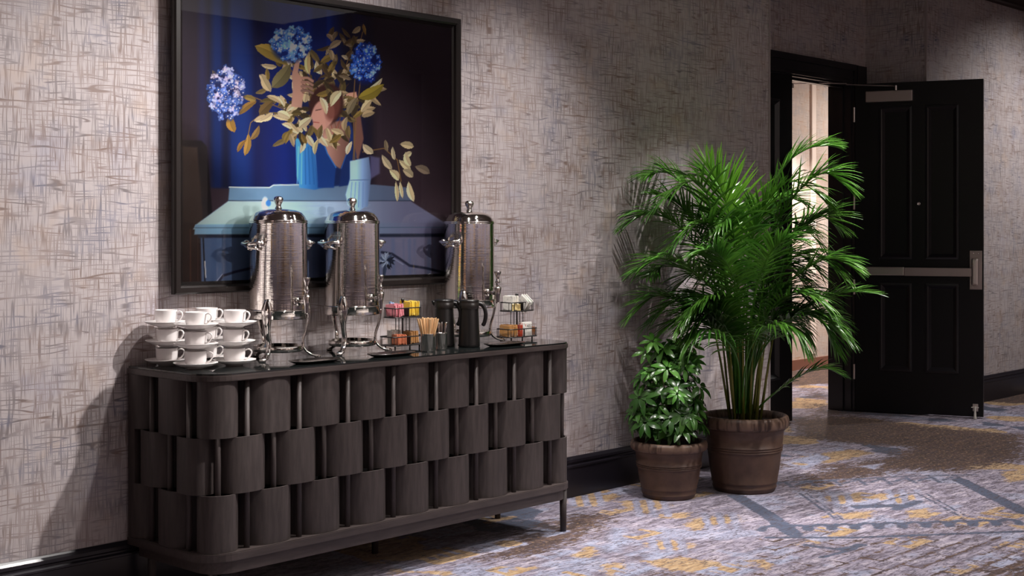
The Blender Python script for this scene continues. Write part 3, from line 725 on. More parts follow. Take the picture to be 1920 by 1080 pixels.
pa.poly([(590, 268), (602, 256), (614, 288), (630, 314), (626, 352), (596, 352)], (18, 56, 124), 1.5); pa.poly([(660, 262), (652, 285), (640, 316), (636, 350), (662, 345), (668, 290)], (14, 40, 98), 1.5); pa.line([(603, 258), (614, 288), (630, 314)], 2, (46, 104, 170)); pa.line([(654, 276), (640, 316)], 1.6, (36, 80, 146))
pa.poly([(656, 302), (692, 294), (696, 330), (694, 350), (690, 385), (672, 396), (652, 385), (648, 365), (656, 335)], (134, 166, 200), 1.2, 1, (lambda u, v: (u-668)/30, (76, 92, 124)))
pa.line([(657, 338), (694, 337)], 1.5, (76, 100, 136))
for i in range(5): pa.line([(660+i*7, 342), (656+i*8, 388)], 1.6, (88, 116, 154), .8, .8)
pa.poly([(694, 292), (712, 296), (712, 325), (695, 336)], (92, 92, 132), 2, .7)
# stems
for P in ([(600, 250), (575, 180), (545, 130)], [(600, 250), (545, 210), (470, 180)], [(665, 300), (662, 200), (668, 110), (680, 60)], [(620, 230), (640, 150), (660, 90)], [(600, 240), (590, 160), (560, 90)], [(680, 285), (720, 278), (745, 300), (752, 340)], [(662, 300), (668, 220), (676, 150)], [(520, 190), (470, 230), (460, 280)]):
    pa.line(P, 1.8, (112, 84, 50), .6)
for i in range(30):
    a_ = random.uniform(555, 640); b_ = random.uniform(160, 260); pa.line([(a_, b_), (a_+random.uniform(-18, 18), b_-random.uniform(15, 50))], 1, random.choice(((140, 60, 44), (96, 62, 40))), .5, .8)
pa.ell(590, 190, 45, 50, 0, (34, 22, 18), .8, .4)
lc = ((172, 154, 122), (150, 132, 102), (190, 172, 138), (108, 92, 58), (92, 78, 44), (66, 54, 36), (124, 104, 54))
for i in range(150):
    a_ = random.gauss(592, 44); b_ = random.gauss(196, 42)
    if (a_-603)**2/18**2+(b_-214)**2/22**2 < 1 and random.random() < .7: continue
    if b_ > 262 and random.random() < .6: continue
    t = math.atan2(b_-210, a_-595)+random.uniform(-1.2, 1.2); L = random.uniform(20, 36)
    pa.leaf(a_, b_, a_+L*math.cos(t), b_+L*math.sin(t), random.uniform(8, 13), random.choice(lc))
sitter_face()
for i in range(16):
    a_ = random.uniform(560, 650); b_ = random.choice((random.uniform(150, 178), random.uniform(245, 262))); t = random.uniform(0, 6.28); pa.leaf(a_, b_, a_+28*math.cos(t), b_+28*math.sin(t), random.uniform(8, 12), random.choice(lc))
for i in range(26):
    a_ = random.uniform(615, 668); b_ = random.uniform(50, 150); t = random.uniform(0, 2*PI); L = random.uniform(16, 28)
    pa.leaf(a_, b_, a_+L*math.cos(t), b_+L*math.sin(t), random.uniform(6, 10), random.choice(((60, 46, 36), (120, 104, 82), (84, 66, 44), (150, 134, 104))))
for q in ((478, 86, 540, 122, 26, (150, 128, 60)), (510, 165, 545, 120, 26, (112, 104, 72)), (672, 184, 720, 158, 22, (132, 118, 44)), (448, 215, 482, 190, 13, (122, 92, 44)), (440, 248, 432, 214, 17, (138, 104, 44)),
          (486, 215, 512, 190, 18, (96, 76, 44)), (459, 292, 466, 250, 13, (140, 108, 52)), (445, 285, 462, 262, 9, (124, 92, 44)), (470, 262, 486, 235, 11, (120, 94, 54)), (498, 152, 486, 140, 12, (168, 150, 120)), (500, 180, 528, 195, 10, (170, 150, 116)),
          (508, 172, 490, 140, 16, (160, 144, 112)), (580, 140, 580, 96, 12, (186, 164, 116)), (520, 210, 545, 222, 14, (178, 164, 134)), (560, 240, 585, 220, 15, (176, 160, 132)),
          (600, 182, 612, 215, 12, (186, 172, 140)), (640, 170, 620, 200, 16, (180, 168, 134)), (652, 215, 670, 182, 14, (120, 108, 84)), (650, 290, 660, 265, 10, (190, 176, 144)), (590, 290, 598, 260, 9, (176, 160, 120)), (575, 270, 565, 250, 9, (120, 96, 50)),
          (700, 288, 680, 270, 14, (164, 152, 126)), (735, 318, 716, 290, 12, (160, 148, 122)), (748, 338, 730, 318, 14, (176, 162, 130)), (745, 378, 742, 340, 8, (180, 164, 130)), (755, 372, 750, 340, 7, (186, 172, 136)), (776, 378, 766, 340, 13, (188, 172, 136)),
          (770, 320, 748, 300, 12, (170, 156, 124)), (775, 332, 755, 318, 14, (150, 138, 112)), (776, 275, 750, 270, 14, (166, 152, 120)), (772, 285, 756, 292, 10, (172, 160, 130)), (806, 325, 778, 312, 15, (120, 106, 90)), (770, 312, 760, 285, 12, (178, 164, 132)),
          (722, 262, 726, 285, 8, (120, 106, 84)), (740, 300, 736, 275, 8, (168, 156, 128)), (612, 64, 624, 76, 8, (140, 120, 96)), (640, 76, 616, 92, 12, (140, 124, 100)), (676, 50, 660, 62, 10, (140, 124, 98)), (681, 45, 686, 66, 6, (130, 100, 50)), (652, 112, 640, 104, 7, (160, 148, 124))):
    pa.leaf(*q)
# hydrangeas
def hyd(cx, cy, rx, ry, cols, n, r=(4, 6.5)):
    pa.ell(cx, cy, rx, ry, 0, cols[0], .3)
    for i in range(n):
        a_ = random.uniform(0, 2*PI); q = math.sqrt(random.random()); x_ = cx+rx*q*math.cos(a_); y_ = cy+ry*q*math.sin(a_); rr = random.uniform(*r)
        c_ = random.choice(cols[1:]); t = random.uniform(0, PI)
        for j in range(4):
            b_ = t+j*PI/2; f_ = random.uniform(.75, 1.1); pa.ell(x_+rr*.55*math.cos(b_), y_+rr*.55*math.sin(b_), rr*.55, rr*.42, b_, tuple(min(255, v*f_) for v in c_), .4, .92)
        pa.ell(x_, y_, 1.1, 1.1, 0, (210, 214, 224))
hyd(545, 82, 36, 34, ((20, 40, 110), (70, 118, 190), (110, 152, 214), (176, 196, 226), (40, 84, 170), (92, 136, 204)), 110)
hyd(424, 174, 33, 50, ((20, 28, 72), (52, 80, 144), (88, 110, 170), (140, 144, 186), (34, 56, 118), (156, 146, 170)), 150)
hyd(686, 120, 27, 38, ((10, 24, 90), (30, 74, 176), (60, 110, 206), (20, 50, 140), (120, 156, 214)), 80)
pa.ell(497, 382, 6, 12, 0, (196, 206, 214), .5); pa.ell(503, 381, 5, 6, 0, (54, 110, 184), .5)
colr = np.ones(U.shape+(4,)); q = np.clip(pa.a, 0, 255)/255.0
colr[..., :3] = np.where(q <= .04045, q/12.92, ((q+.055)/1.055)**2.4)
lum = (colr[..., :3]@np.array((.25, .6, .15)))[..., None]
colr[..., :3] = np.minimum(.88, colr[..., :3]*(1.15+2.1*np.sqrt(lum)))
k = NT('photo_print'); at = k.n('ShaderNodeVertexColor', layer_name='print'); k.l(at.outputs[0], k.b.inputs['Base Color']); k.b.inputs['Roughness'].default_value = .6; k.b.inputs['Specular IOR Level'].default_value = .2
pr = grid_mesh('print', XX-(PL+PR_)/2, np.full_like(XX, yy-W), ZZ-PB, colr, k.m, pf)
gq = bmesh.new(); a_ = .036
vs = [gq.verts.new(v) for v in ((x0+a_, -.046, z0+a_), (x1-a_, -.046, z0+a_), (x1-a_, -.046, z1-a_), (x0+a_, -.046, z1-a_))]; gq.faces.new(vs)
link('glass_pane', gq, M['pane'], pf)
link('backing_board', B(bmesh.new(), x0+.02, x1-.02, -.0378, -.0365, z0+.02, z1-.02), M['carcass'], pf)
link('hanging_cleat', B(bmesh.new(), x0+.30, x1-.30, -.0365, 0, z1-.30, z1-.22), M['carcass'], pf)

random.seed(5)
# ------------------------------------------------------------------ coffee urns
ZT = .8505
def make_urn(x, y, label):
    t = empty('coffee_urn', (x, y, ZT), 0, label, 'coffee urn', 'coffee urns on the sideboard')
    R_ = .112
    bm = bmesh.new(); lathe(bm, [(0, .165), (R_-.006, .165), (R_-.002, .170), (R_, .19), (R_, .525), (R_+.002, .527), (R_+.002, .533), (R_-.004, .533)], 56)
    body = link('body', bm, M['steel'], t, True)
    bm = bmesh.new(); lathe(bm, [(R_+.001, .158), (R_+.004, .156), (R_+.006, .160), (R_+.006, .188), (R_+.011, .189), (R_+.011, .193), (R_, .194)], 56); link('base_ring', bm, M['steel'], t, True)
    bm = bmesh.new(); lathe(bm, [(R_+.001, .533), (R_+.003, .536), (R_-.002, .541), (R_-.008, .553), (R_-.020, .568), (R_-.044, .578), (.03, .583), (.0, .584)], 56)
    lid = link('lid', bm, M['steel'], t, True)
    bm = bmesh.new(); lathe(bm, [(.017, .580), (.013, .587), (.010, .594), (.012, .602), (.0185, .613), (.020, .621), (.016, .629), (.008, .633), (0, .6335)], 20); link('knob', bm, M['chrome'], lid, True)
    for sg in (-1, 1):                                # scrolled side handles
        bm = bmesh.new()
        tube(bm, spline([(sg*(R_-.004), -.045, .447), (sg*(R_+.016), -.050, .452), (sg*(R_+.038), -.030, .449), (sg*(R_+.043), 0, .446), (sg*(R_+.038), .030, .449), (sg*(R_+.016), .050, .452), (sg*(R_-.004), .045, .447)], 26), .0068, 8)
        tube(bm, spline([(sg*(R_-.004), -.030, .425), (sg*(R_+.018), -.028, .430), (sg*(R_+.036), 0, .436), (sg*(R_+.018), .028, .430), (sg*(R_-.004), .030, .425)], 18), .0055, 8)
        for yy_ in (-.046, .046): lathe(bm, [(0, .432), (.011, .436), (.013, .447), (.010, .460), (0, .463)], 10, sg*(R_+.004), yy_)
        link('handle', bm, M['chrome'], t, True)
    # tap on the front
    bm = bmesh.new(); tube(bm, [(0, -R_+.004, .225), (0, -R_-.014, .225)], [.018, .016], 14); tube(bm, [(0, -R_-.012, .225), (0, -R_-.062, .225)], [.010, .009], 12)
    lathe(bm, [(0, .180), (.007, .180), (.008, .186), (.010, .210), (.016, .245), (.014, .252), (0, .253)], 14, 0, -R_-.062)
    tap = link('tap', bm, M['chrome'], t, True)
    bm = bmesh.new(); lathe(bm, [(0, .252), (.008, .254), (.007, .266), (.013, .272), (.008, .280), (.007, .288), (.010, .300), (.016, .317), (.015, .320), (0, .321)], 14, 0, -R_-.062); link('tap_lever', bm, M['chrome'], tap, True)
    for an in (-30, 90, 210):                         # cabriole legs
        a_ = math.radians(an); c_, s_ = math.cos(a_), math.sin(a_)
        prof = [(R_-.004, .235), (R_+.006, .200), (R_+.006, .165), (R_-.002, .115), (R_-.016, .070), (R_-.010, .035), (R_+.018, .012), (R_+.046, .008)]
        if an == 90: prof = [(r_ if r_ < R_+.012 else R_+(r_-R_)*.75, z_) for r_, z_ in prof]
        bm = bmesh.new(); pts = spline([(r_*c_, r_*s_, z_) for r_, z_ in prof], 22)
        rad = [.010+.009*math.sin(PI*min(1, i/9))+(.003 if i > 17 else 0) for i in range(22)]
        T = Vector((-s_, c_, 0)); Rr = Vector((c_, s_, 0)); rings = []
        for i, p_ in enumerate(pts):
            tn = (pts[min(i+1, 21)]-pts[max(i-1, 0)]).normalized(); nn = tn.cross(T).normalized(); w_ = rad[i]*1.15; th_ = .0055
            rings.append([bm.verts.new(p_+T*w_*ca+nn*th_*sa) for ca, sa in ((-1, -.3), (-.7, .7), (0, 1), (.7, .7), (1, -.3), (0, -1))])
        for a, b in zip(rings, rings[1:]):
            for j in range(6): bm.faces.new((a[j], b[j], b[(j+1) % 6], a[(j+1) % 6]))
        bm.faces.new(rings[0]); bm.faces.new(rings[-1][::-1])
        lathe(bm, [(0, .0), (.012, .0), (.014, .006), (.010, .012), (0, .014)], 12, c_*(R_+.042*(.75 if an == 90 else 1)), s_*(R_+.042*(.75 if an == 90 else 1)))
        bmesh.ops.recalc_face_normals(bm, faces=bm.faces); link('leg', bm, M['chrome'], t, True)
    bm = bmesh.new(); lathe(bm, [(0, .028), (R_-.022, .028), (R_-.016, .030), (R_-.014, .050), (R_-.017, .052), (R_-.020, .034), (0, .032)], 40); link('burner_plate', bm, M['steel'], t, True)
    return t
u1 = make_urn(3.295, 4.29, 'polished steel coffee urn nearest the stacked cups')
u2 = copy_tree(u1); u2.location.x = 3.671; u2['label'] = 'polished steel coffee urn between the other two, left of the packet rack'
u3 = copy_tree(u1); u3.location.x = 4.357; u3['label'] = 'polished steel coffee urn behind the black jugs, farthest from the cups'
# drip trays
def make_tray(x, y, label):
    t = empty('drip_tray', (x, y, ZT), 0, label, 'tray', 'drip trays in front of the urns')
    bm = bmesh.new(); n = 40
    def ringv(sx, sy, z): return [bm.verts.new((sx*math.copysign(abs(math.cos(a))**.7, math.cos(a)), sy*math.copysign(abs(math.sin(a))**.7, math.sin(a)), z)) for a in np.linspace(0, 2*PI, n, endpoint=False)]
    rs = [ringv(.085, .032, 0), ringv(.092, .037, .002), ringv(.110, .052, .010), ringv(.112, .054, .0125), ringv(.109, .051, .0125), ringv(.088, .034, .005)]
    for a, b in zip(rs, rs[1:]):
        for j in range(n): bm.faces.new((a[j], a[(j+1) % n], b[(j+1) % n], b[j]))
    bm.faces.new(rs[0][::-1]); bm.faces.new(rs[-1]); link('tray', bm, M['drip'], t, True)
    bm = bmesh.new()
    for i in range(9): B(bm, -.068+i*.017-.002, -.068+i*.017+.002, -.030, .030, .0062, .0082)
    link('grille', bm, M['chrome'], t)
    return t
t1 = make_tray(3.285, 4.052, 'oval steel drip tray below the tap of the urn beside the cups')
for x, lab in ((3.672, 'oval steel drip tray between the cups end and the tumbler of stirrers'), (4.335, 'oval steel drip tray below the urn behind the black jugs')):
    c_ = copy_tree(t1); c_.location.x = x; c_['label'] = lab
t2_ = [o for o in bpy.data.objects if o.name.startswith('drip_tray')][1]; t2_['label'] = 'oval steel drip tray just left of the tumbler of wooden stirrers'

# ------------------------------------------------------------------ cups and saucers
def make_saucer():
    bm = bmesh.new(); lathe(bm, [(0, .003), (.026, .003), (.027, 0), (.031, 0), (.033, .004), (.056, .010), (.074, .018), (.0795, .0215), (.080, .023), (.078, .0235), (.056, .014), (.034, .008), (.030, .0065), (0, .0065)], 40)
    return link('saucer', bm, M['china'], None, True)
def make_cup():
    t = empty('coffee_cup', (0, 0, 0))
    bm = bmesh.new(); lathe(bm, [(0, .0025), (.021, .0025), (.022, 0), (.026, 0), (.028, .003), (.0345, .010), (.0385, .021), (.0398, .034), (.0405, .055), (.0408, .0575), (.0398, .058), (.0388, .056), (.0380, .034), (.0365, .021), (.032, .011), (.024, .007), (0, .006)], 40)
    link('body', bm, M['china'], t, True)
    bm = bmesh.new(); tube(bm, spline([(.0385, 0, .049), (.050, 0, .053), (.060, 0, .049), (.063, 0, .039), (.056, 0, .026), (.047, 0, .018), (.037, 0, .014)], 20), .0032, 8, flat=(1.3, .9)); link('handle', bm, M['china'], t, True)
    return t
sau0 = make_saucer(); cup0 = make_cup(); used = False
sites = {'back left': (2.850, 4.380), 'front left': (2.848, 4.192), 'front right': (3.014, 4.188), 'back right': (3.020, 4.374)}
level = ('bottom', 'middle', 'top')
rzR = math.atan2(RY, RX)
for sn, (x, y) in sites.items():
    for lv in range(3):
        jx, jy = random.uniform(-.003, .003)*(lv > 0), random.uniform(-.003, .003)*(lv > 0)
        z = ZT+lv*.0702
        if used: s_ = sau0.copy(); C.objects.link(s_); c_ = copy_tree(cup0)
        else: s_, c_ = sau0, cup0; used = True
        s_.location = (x+jx, y+jy, z); c_.location = (x+jx, y+jy, z+.0070)
        c_.rotation_euler = (0, 0, rzR+random.uniform(-.12, .12)-(.25 if lv else -.1))
        where = {'back left': 'stack farthest from the urns', 'front left': 'stack nearest the rounded corner', 'front right': 'front stack beside the urn leg', 'back right': 'stack behind, at the wall'}[sn]
        tag(s_, f'white china saucer, {level[lv]} one of the {where}', 'saucer', 'stacked saucers')
        tag(c_, f'white china coffee cup, {level[lv]} one of the {where}', 'cup', 'stacked coffee cups')

# ------------------------------------------------------------------ packet racks
def rrect(hx, hy, r, n=5):
    P = []
    for cx, cy, a0 in ((hx-r, hy-r, 0), (-hx+r, hy-r, PI/2), (-hx+r, -hy+r, PI), (hx-r, -hy+r, 1.5*PI)):
        P += [(cx+r*math.cos(a0+i/n*PI/2), cy+r*math.sin(a0+i/n*PI/2)) for i in range(n+1)]
    return P
def make_caddy(x, y, label, top=(.078, .040), bot=(.092, .048)):
    t = empty('packet_rack', (x, y, ZT), 0, label, 'wire rack')
    bm = bmesh.new(); tube(bm, [(0, 0, .010), (0, 0, .200)], .0035, 8); lathe(bm, [(0, .196), (.006, .199), (.008, .205), (.006, .211), (0, .213)], 12); link('post', bm, M['wire'], t, True)
    for nm, (hx, hy), z0_, z1_ in (('upper_basket', top, .133, .172), ('lower_basket', bot, .016, .052)):
        bm = bmesh.new()
        for z_ in (z0_, z1_): tube(bm, [(a, b, z_) for a, b in rrect(hx, hy, .018)], .0026, 6, closed=True)
        B(bm, -hx+.002, hx-.002, -hy+.002, hy-.002, z0_-.001, z0_+.001)
        B(bm, -.0015, .0015, -hy, hy, z0_, z1_)
        for a, b in rrect(hx, hy, .018, 2): tube(bm, [(a, b, z0_), (a, b, z1_)], .0014, 5)
        for i in range(-2, 3): tube(bm, [(-hx, 0, z0_+.006*(i+3)), (-hx, .0001, z0_+.006*(i+3)+.001)], .001, 4)
        link(nm, bm, M['wire'], t)
    bm = bmesh.new()
    for a in (-.030, .030):
        for b in (-.010, .010): tube(bm, [(a, b, .016), (a, b, .135)], .0018, 6)
    for a in (-.07, .07):
        for b in (-.03, .03): tube(bm, [(a, b, .016), (a, b, .0)], .0035, 8)
    link('uprights', bm, M['wire'], t)
    return t
c1x, c1y = 3.938, 4.275
c2x, c2y = 4.600, 4.225
make_caddy(c1x, c1y, 'two tier black wire rack of pink and yellow packets behind the stirrers')
make_caddy(c2x, c2y, 'two tier black wire rack of white packets at the far right end')
def packs(name, label, cat, group, x, y, z, n, dx, m, size=(.030, .0035, .058), tilt=.12, lean=0.0, along='x'):
    base = None
    for i in range(n):
        if base is None:
            bm = bmesh.new(); hx, hy, hz = size[0]/2, size[1]/2, size[2]
            B(bm, -hx, hx, -hy, hy, 0, hz, min(.0012, hy*.45)); o = base = link(name, bm, m)
        else: o = base.copy(); C.objects.link(o)
        off = (i-(n-1)/2)*dx
        o.location = (x+(off if along == 'x' else random.uniform(-.004, .004)), y+(off if along == 'y' else random.uniform(-.003, .003)), z+random.uniform(0, .006))
        o.rotation_euler = (random.uniform(-.05, .05), lean+random.uniform(-tilt, tilt), (PI/2 if along == 'x' else 0)+random.uniform(-.15, .15))
        tag(o, label, cat, group)
UZ, LZ = ZT+.1345, ZT+.0175
packs('sweetener_packet', 'pink sweetener packet in the upper left basket of the wire rack behind the stirrers', 'packet', 'pink packets', c1x-.046, c1y-.004, UZ, 9, .0060, M['p_pink'], (.052, .0038, .050))
packs('sweetener_packet', 'pale blue sweetener packet standing behind the pink ones', 'packet', 'pale blue packets', c1x-.040, c1y+.026, UZ, 3, .006, M['p_blue'], (.012, .0038, .058))
packs('sweetener_packet', 'yellow sweetener packet in the upper right basket of the wire rack behind the stirrers', 'packet', 'yellow packets', c1x+.034, c1y-.004, UZ, 10, .0058, M['p_yellow'], (.056, .0038, .060))
packs('sweetener_packet', 'pale green packet at the right end of the yellow packets', 'packet', 'pale green packets', c1x+.0695, c1y-.004, UZ, 2, .0050, M['p_green'], (.048, .0036, .050), .03)
packs('sugar_packet', 'white and orange sugar packet in the lower tier of the rack behind the stirrers', 'packet', 'orange packets', c1x-.040, c1y-.020, LZ, 9, .0062, M['p_orange'], (.040, .0042, .040), .04)
packs('sugar_packet', 'white paper packet standing above the orange packets', 'packet', 'white packets by the orange ones', c1x-.026, c1y+.020, LZ, 9, .0062, M['p_white'], (.034, .0042, .056), .04)
packs('sugar_packet', 'brown sugar packet in the lower right of the rack behind the stirrers', 'packet', 'brown packets', c1x+.044, c1y, LZ, 8, .0066, M['p_tan'], (.058, .0042, .050), .08)
packs('creamer_packet', 'white creamer packet in the upper left basket of the end rack', 'packet', 'creamer packets', c2x-.040, c2y, UZ, 7, .0062, M['p_white'], (.056, .0042, .064), .05)
packs('creamer_packet', 'cream coloured packet standing low in front in the end rack', 'packet', 'cream packets', c2x-.040, c2y-.034, UZ, 5, .011, M['p_cream'], (.006, .009, .030), .03)
packs('tea_packet', 'white and green tea packet leaning in the upper right basket of the end rack', 'packet', 'leaning tea packets', c2x+.030, c2y, UZ+.004, 5, .0075, M['p_white'], (.056, .003, .062), .06, -.62)
packs('tea_packet', 'dark green tea packet leaning among the white ones in the end rack', 'packet', 'green tea packets', c2x+.034, c2y-.010, UZ+.004, 3, .0100, M['p_green'], (.030, .003, .050), .04, -.62)
packs('tea_packet', 'brown tea packet in the lower tier of the end rack', 'packet', 'brown tea packets', c2x+.066, c2y, LZ, 6, .0066, M['p_brown'], (.070, .004, .036), .06)
packs('tea_packet', 'reddish paper tea packet in the lower left of the end rack', 'packet', 'reddish tea packets', c2x-.055, c2y, LZ, 8, .0070, M['p_tan'], (.070, .004, .050), .1)
bx = box('tea_carton', -.014, .014, -.010, .010, 0, .052, M['p_red']); bx.location = (c2x-.008, c2y-.030, LZ); tag(bx, 'small red carton beside the white lettered tea box', 'carton')
tb = empty('tea_box', (c2x+.026, c2y-.028, LZ+.001), 0, 'white tea box with grey lettering in the end rack', 'box')
box('carton', -.030, .030, -.014, .014, 0, .062, M['p_white'], tb, .001)
for ch, xx, mm in (('T', -.018, 'inkred'), ('AZO', -.006, 'ink')):
    cu = bpy.data.curves.new('lettering', 'FONT'); cu.body = ch; cu.size = .017; cu.extrude = .0002; cu.resolution_u = 3
    tmp = bpy.data.objects.new('lettering', cu); me = bpy.data.meshes.new_from_object(tmp); bpy.data.objects.remove(tmp); bpy.data.curves.remove(cu)
    me.materials.clear(); me.materials.append(M[mm])
    o = bpy.data.objects.new('lettering', me); C.objects.link(o); o.parent = tb; o.location = (xx, -.0146, .040); o.rotation_euler = (PI/2, 0, 0)

# ------------------------------------------------------------------ tumblers, stirrers, spoons, jugs
def tumbler(x, y, r, h, label):
    bm = bmesh.new(); lathe(bm, [(0, .001), (r*.94, 0), (r*.97, .003), (r, .006), (r, h-.003), (r+.0015, h-.001), (r+.001, h), (r-.0015, h-.001), (r-.002, .006), (0, .005)], 32)
    o = link('steel_tumbler', bm, M['tumbler'], None, True, (x, y, ZT)); return tag(o, label, 'tumbler')
tx, ty = 3.905, 4.085; sx_, sy_ = 4.008, 4.112
tumbler(tx, ty, .029, .074, 'wider steel tumbler holding wooden stirrers')
tumbler(sx_, sy_, .0245, .070, 'narrower steel tumbler holding steel spoons beside the black jug')
base = None
for i in range(46):
    a_ = i*2.399; q_ = math.sqrt((i+.5)/46); fx_, fy_ = math.cos(a_)*q_, math.sin(a_)*q_
    if base is None:
        bm = bmesh.new(); B(bm, -.0028, .0028, -.0008, .0008, 0, .132, .0003); o = base = link('wooden_stirrer', bm, M['stirwood'])
    else: o = base.copy(); C.objects.link(o)
    dv = Vector((fx_*.034, fy_*.034, .125)).normalized(); L = random.uniform(-.004, .004)
    o.location = (tx+fx_*.012, ty+fy_*.012, ZT+.0065+max(0, L))
    o.rotation_euler = (dv.to_track_quat('Z', 'Y') @ Quaternion((0, 0, 1), random.uniform(0, PI))).to_euler()
    tag(o, 'thin wooden stirrer standing in the wider steel tumbler', 'stirrer', 'wooden stirrers')
base = None
for i in range(8):
    a_ = i*2.399+.4; q_ = math.sqrt((i+.5)/8); fx_, fy_ = math.cos(a_)*q_, math.sin(a_)*q_
    if base is None:
        bm = bmesh.new(); tube(bm, [(0, 0, 0), (0, 0, .07), (0, 0, .098), (0, 0, .107), (0, 0, .110)], [.0018, .0018, .0045, .0042, .001], 8, flat=(1, .45)); o = base = link('small_spoon', bm, M['chrome'], None, True)
    else: o = base.copy(); C.objects.link(o)
    dv = Vector((fx_*.024, fy_*.024, .1)).normalized(); o.location = (sx_+fx_*.012, sy_+fy_*.012, ZT+.0065)
    o.rotation_euler = (dv.to_track_quat('Z', 'Y') @ Quaternion((0, 0, 1), random.uniform(0, PI))).to_euler()
    tag(o, 'small steel spoon standing in the narrower steel tumbler', 'spoon', 'steel spoons')
def make_jug(x, y, label):
    t = empty('coffee_jug', (x, y, ZT), 0, label, 'jug', 'black insulated jugs')
    bm = bmesh.new(); lathe(bm, [(0, 0), (.044, 0), (.047, .003), (.0465, .012), (.040, .160), (.040, .164)], 40); link('body', bm, M['jug'], t, True)
    bm = bmesh.new(); lathe(bm, [(.0405, .162), (.0425, .165), (.0425, .186), (.041, .189), (.042, .192), (.042, .196)], 40); link('collar', bm, M['jugcollar'], t, True)
    bm = bmesh.new(); lathe(bm, [(.042, .195), (.0425, .199), (.038, .203), (0, .203)], 40)
    lid = link('lid', bm, M['jug'], t, True)
    ax = Vector((RX, RY, 0)); 
    bm = bmesh.new(); tube(bm, spline([ax*.038+Vector((0, 0, .186)), ax*.055+Vector((0, 0, .180)), ax*.067+Vector((0, 0, .162)), ax*.071+Vector((0, 0, .135)), ax*.066+Vector((0, 0, .105)), ax*.057+Vector((0, 0, .090))], 20), [.008]*17+[.0085, .0085, .005], 10, flat=(.75, 1.1)); link('handle', bm, M['jug'], t, True)
    bm = bmesh.new(); ap = -ax
    tube(bm, [ap*.036+Vector((0, 0, .180)), ap*.044+Vector((0, 0, .188)), ap*.050+Vector((0, 0, .197))], [.010, .010, .006], 8); link('spout', bm, M['jug'], t, True)
    return t
j1 = make_jug(4.183, 4.120, 'black insulated jug standing in front with its curved handle to the right')
j2 = copy_tree(j1); j2.location = (4.128, 4.218, ZT); j2['label'] = 'black insulated jug standing behind the other, next to the spoons'

# ------------------------------------------------------------------ potted plants
def make_pot(t, rr, rb, h):
    bm = bmesh.new()
    prof = [(0, 0), (rb-.006, 0), (rb, .006), (rb+.004, .018), (rb+.0075, .022), (rb+.0075, .027), (rb+.005, .031), (rb+.009, .046), (rb+.013, .050), (rb+.011, .055)]
    r_at = lambda q: rb+.008+(rr-.016-rb-.008)*q
    for q in (.30, .50): prof.append((r_at(q), h*q))
    for q in (.535, .565, .595): prof += [(r_at(q), h*q-.002), (r_at(q)+.005, h*q+.001), (r_at(q)+.005, h*q+.005), (r_at(q)+.001, h*q+.008)]
    prof += [(r_at(.8), h*.80), (r_at(.84)+.004, h*.815), (r_at(.84)+.004, h*.835)]
    link('pot', lathe(bm, prof, 56), M['pot'], t, True)
    bm = bmesh.new()
    lathe(bm, [(r_at(.84)+.003, h*.835), (rr-.006, h*.842), (rr, h*.87), (rr+.001, h*.94), (rr-.004, h*.985), (rr-.014, h), (rr-.026, h*.99), (rr-.032, h*.93), (rr-.034, h*.85)], 56)
    link('pot_rim', bm, M['potrim'], t, True)
    bm = bmesh.new(); lathe(bm, [(rr-.033, h*.90), (rr*.5, h*.915), (0, h*.92)], 32); link('soil', bm, M['soil'], t, True)
def blade(bm, p, dirv, side, L, wd, droop, n=4):
    d_ = dirv.normalized(); cen = []
    prev = p; rows_ = []
    for i in range(n+1):
        tt = i/n; c_ = prev
        w_ = wd*(.55+.9*tt-1.45*tt*tt)*.9+.0004
        s_ = (side-d_*side.dot(d_)).normalized(); up_ = s_.cross(d_)
        rows_.append([bm.verts.new(c_-s_*w_+up_*w_*.35), bm.verts.new(c_), bm.verts.new(c_+s_*w_+up_*w_*.35)])
        d_ = (d_+Vector((0, 0, -droop/n*(.6+tt)))).normalized(); prev = c_+d_*(L/n)
    for a, b in zip(rows_, rows_[1:]):
        bm.faces.new((a[0], a[1], b[1], b[0])); bm.faces.new((a[1], a[2], b[2], b[1]))
def frond(parent, pts, nl, L, m, start=.28, droop=.9, sweep=1.0):
    bm = bmesh.new(); P = spline(pts, 40)
    tube(bm, P, [.0055*(1-.8*i/39)+.0008 for i in range(40)], 6)
    for i in range(nl):
        t = start+(1-start)*(i+.5)/nl; f_ = t*39; a = int(min(f_, 38)); p_ = P[a].lerp(P[a+1], f_-a)
        T = (P[min(a+2, 39)]-P[max(a-1, 0)]).normalized(); side = T.cross(Vector((0, 0, 1)))
        if side.length < .25: side = side+Vector((RX, RY, 0))*.3
        side.normalize(); upv = side.cross(T).normalized()
        q = (t-start)/(1-start); ln = L*(.45+.95*math.sin(PI*min(1, q*.80+.16))**1.2)*.78*random.uniform(.9, 1.08)
        al = math.radians((62-34*q)*sweep)
        for sg in (-1, 1):
            dv = T*math.cos(al)+side*sg*math.sin(al)+upv*random.uniform(.05, .30)
            dv += Vector((random.uniform(-1, 1), random.uniform(-1, 1), random.uniform(-1, 1)))*.07
            blade(bm, p_, dv, T if abs(dv.normalized().dot(T)) < .95 else upv, ln, .0085*(.7+.6*math.sin(PI*q)), droop*random.uniform(.7, 1.3), 5)
    lim = W-.012-parent.location.y
    for v in bm.verts:
        if v.co.y > lim-.05: v.co.y = lim-.05+.045*math.tanh((v.co.y-lim+.05)/.045)
    return link('frond', bm, m, parent)
palm_c = Vector((6.055, 3.95, 0))
pm = empty('potted_palm', palm_c, 0, 'tall green areca palm in a large brown pot beside the doorway', 'plant')
make_pot(pm, .229, .158, .392)
Rv, Fv = Vector((RX, RY, 0)), Vector((FX, FY, 0))
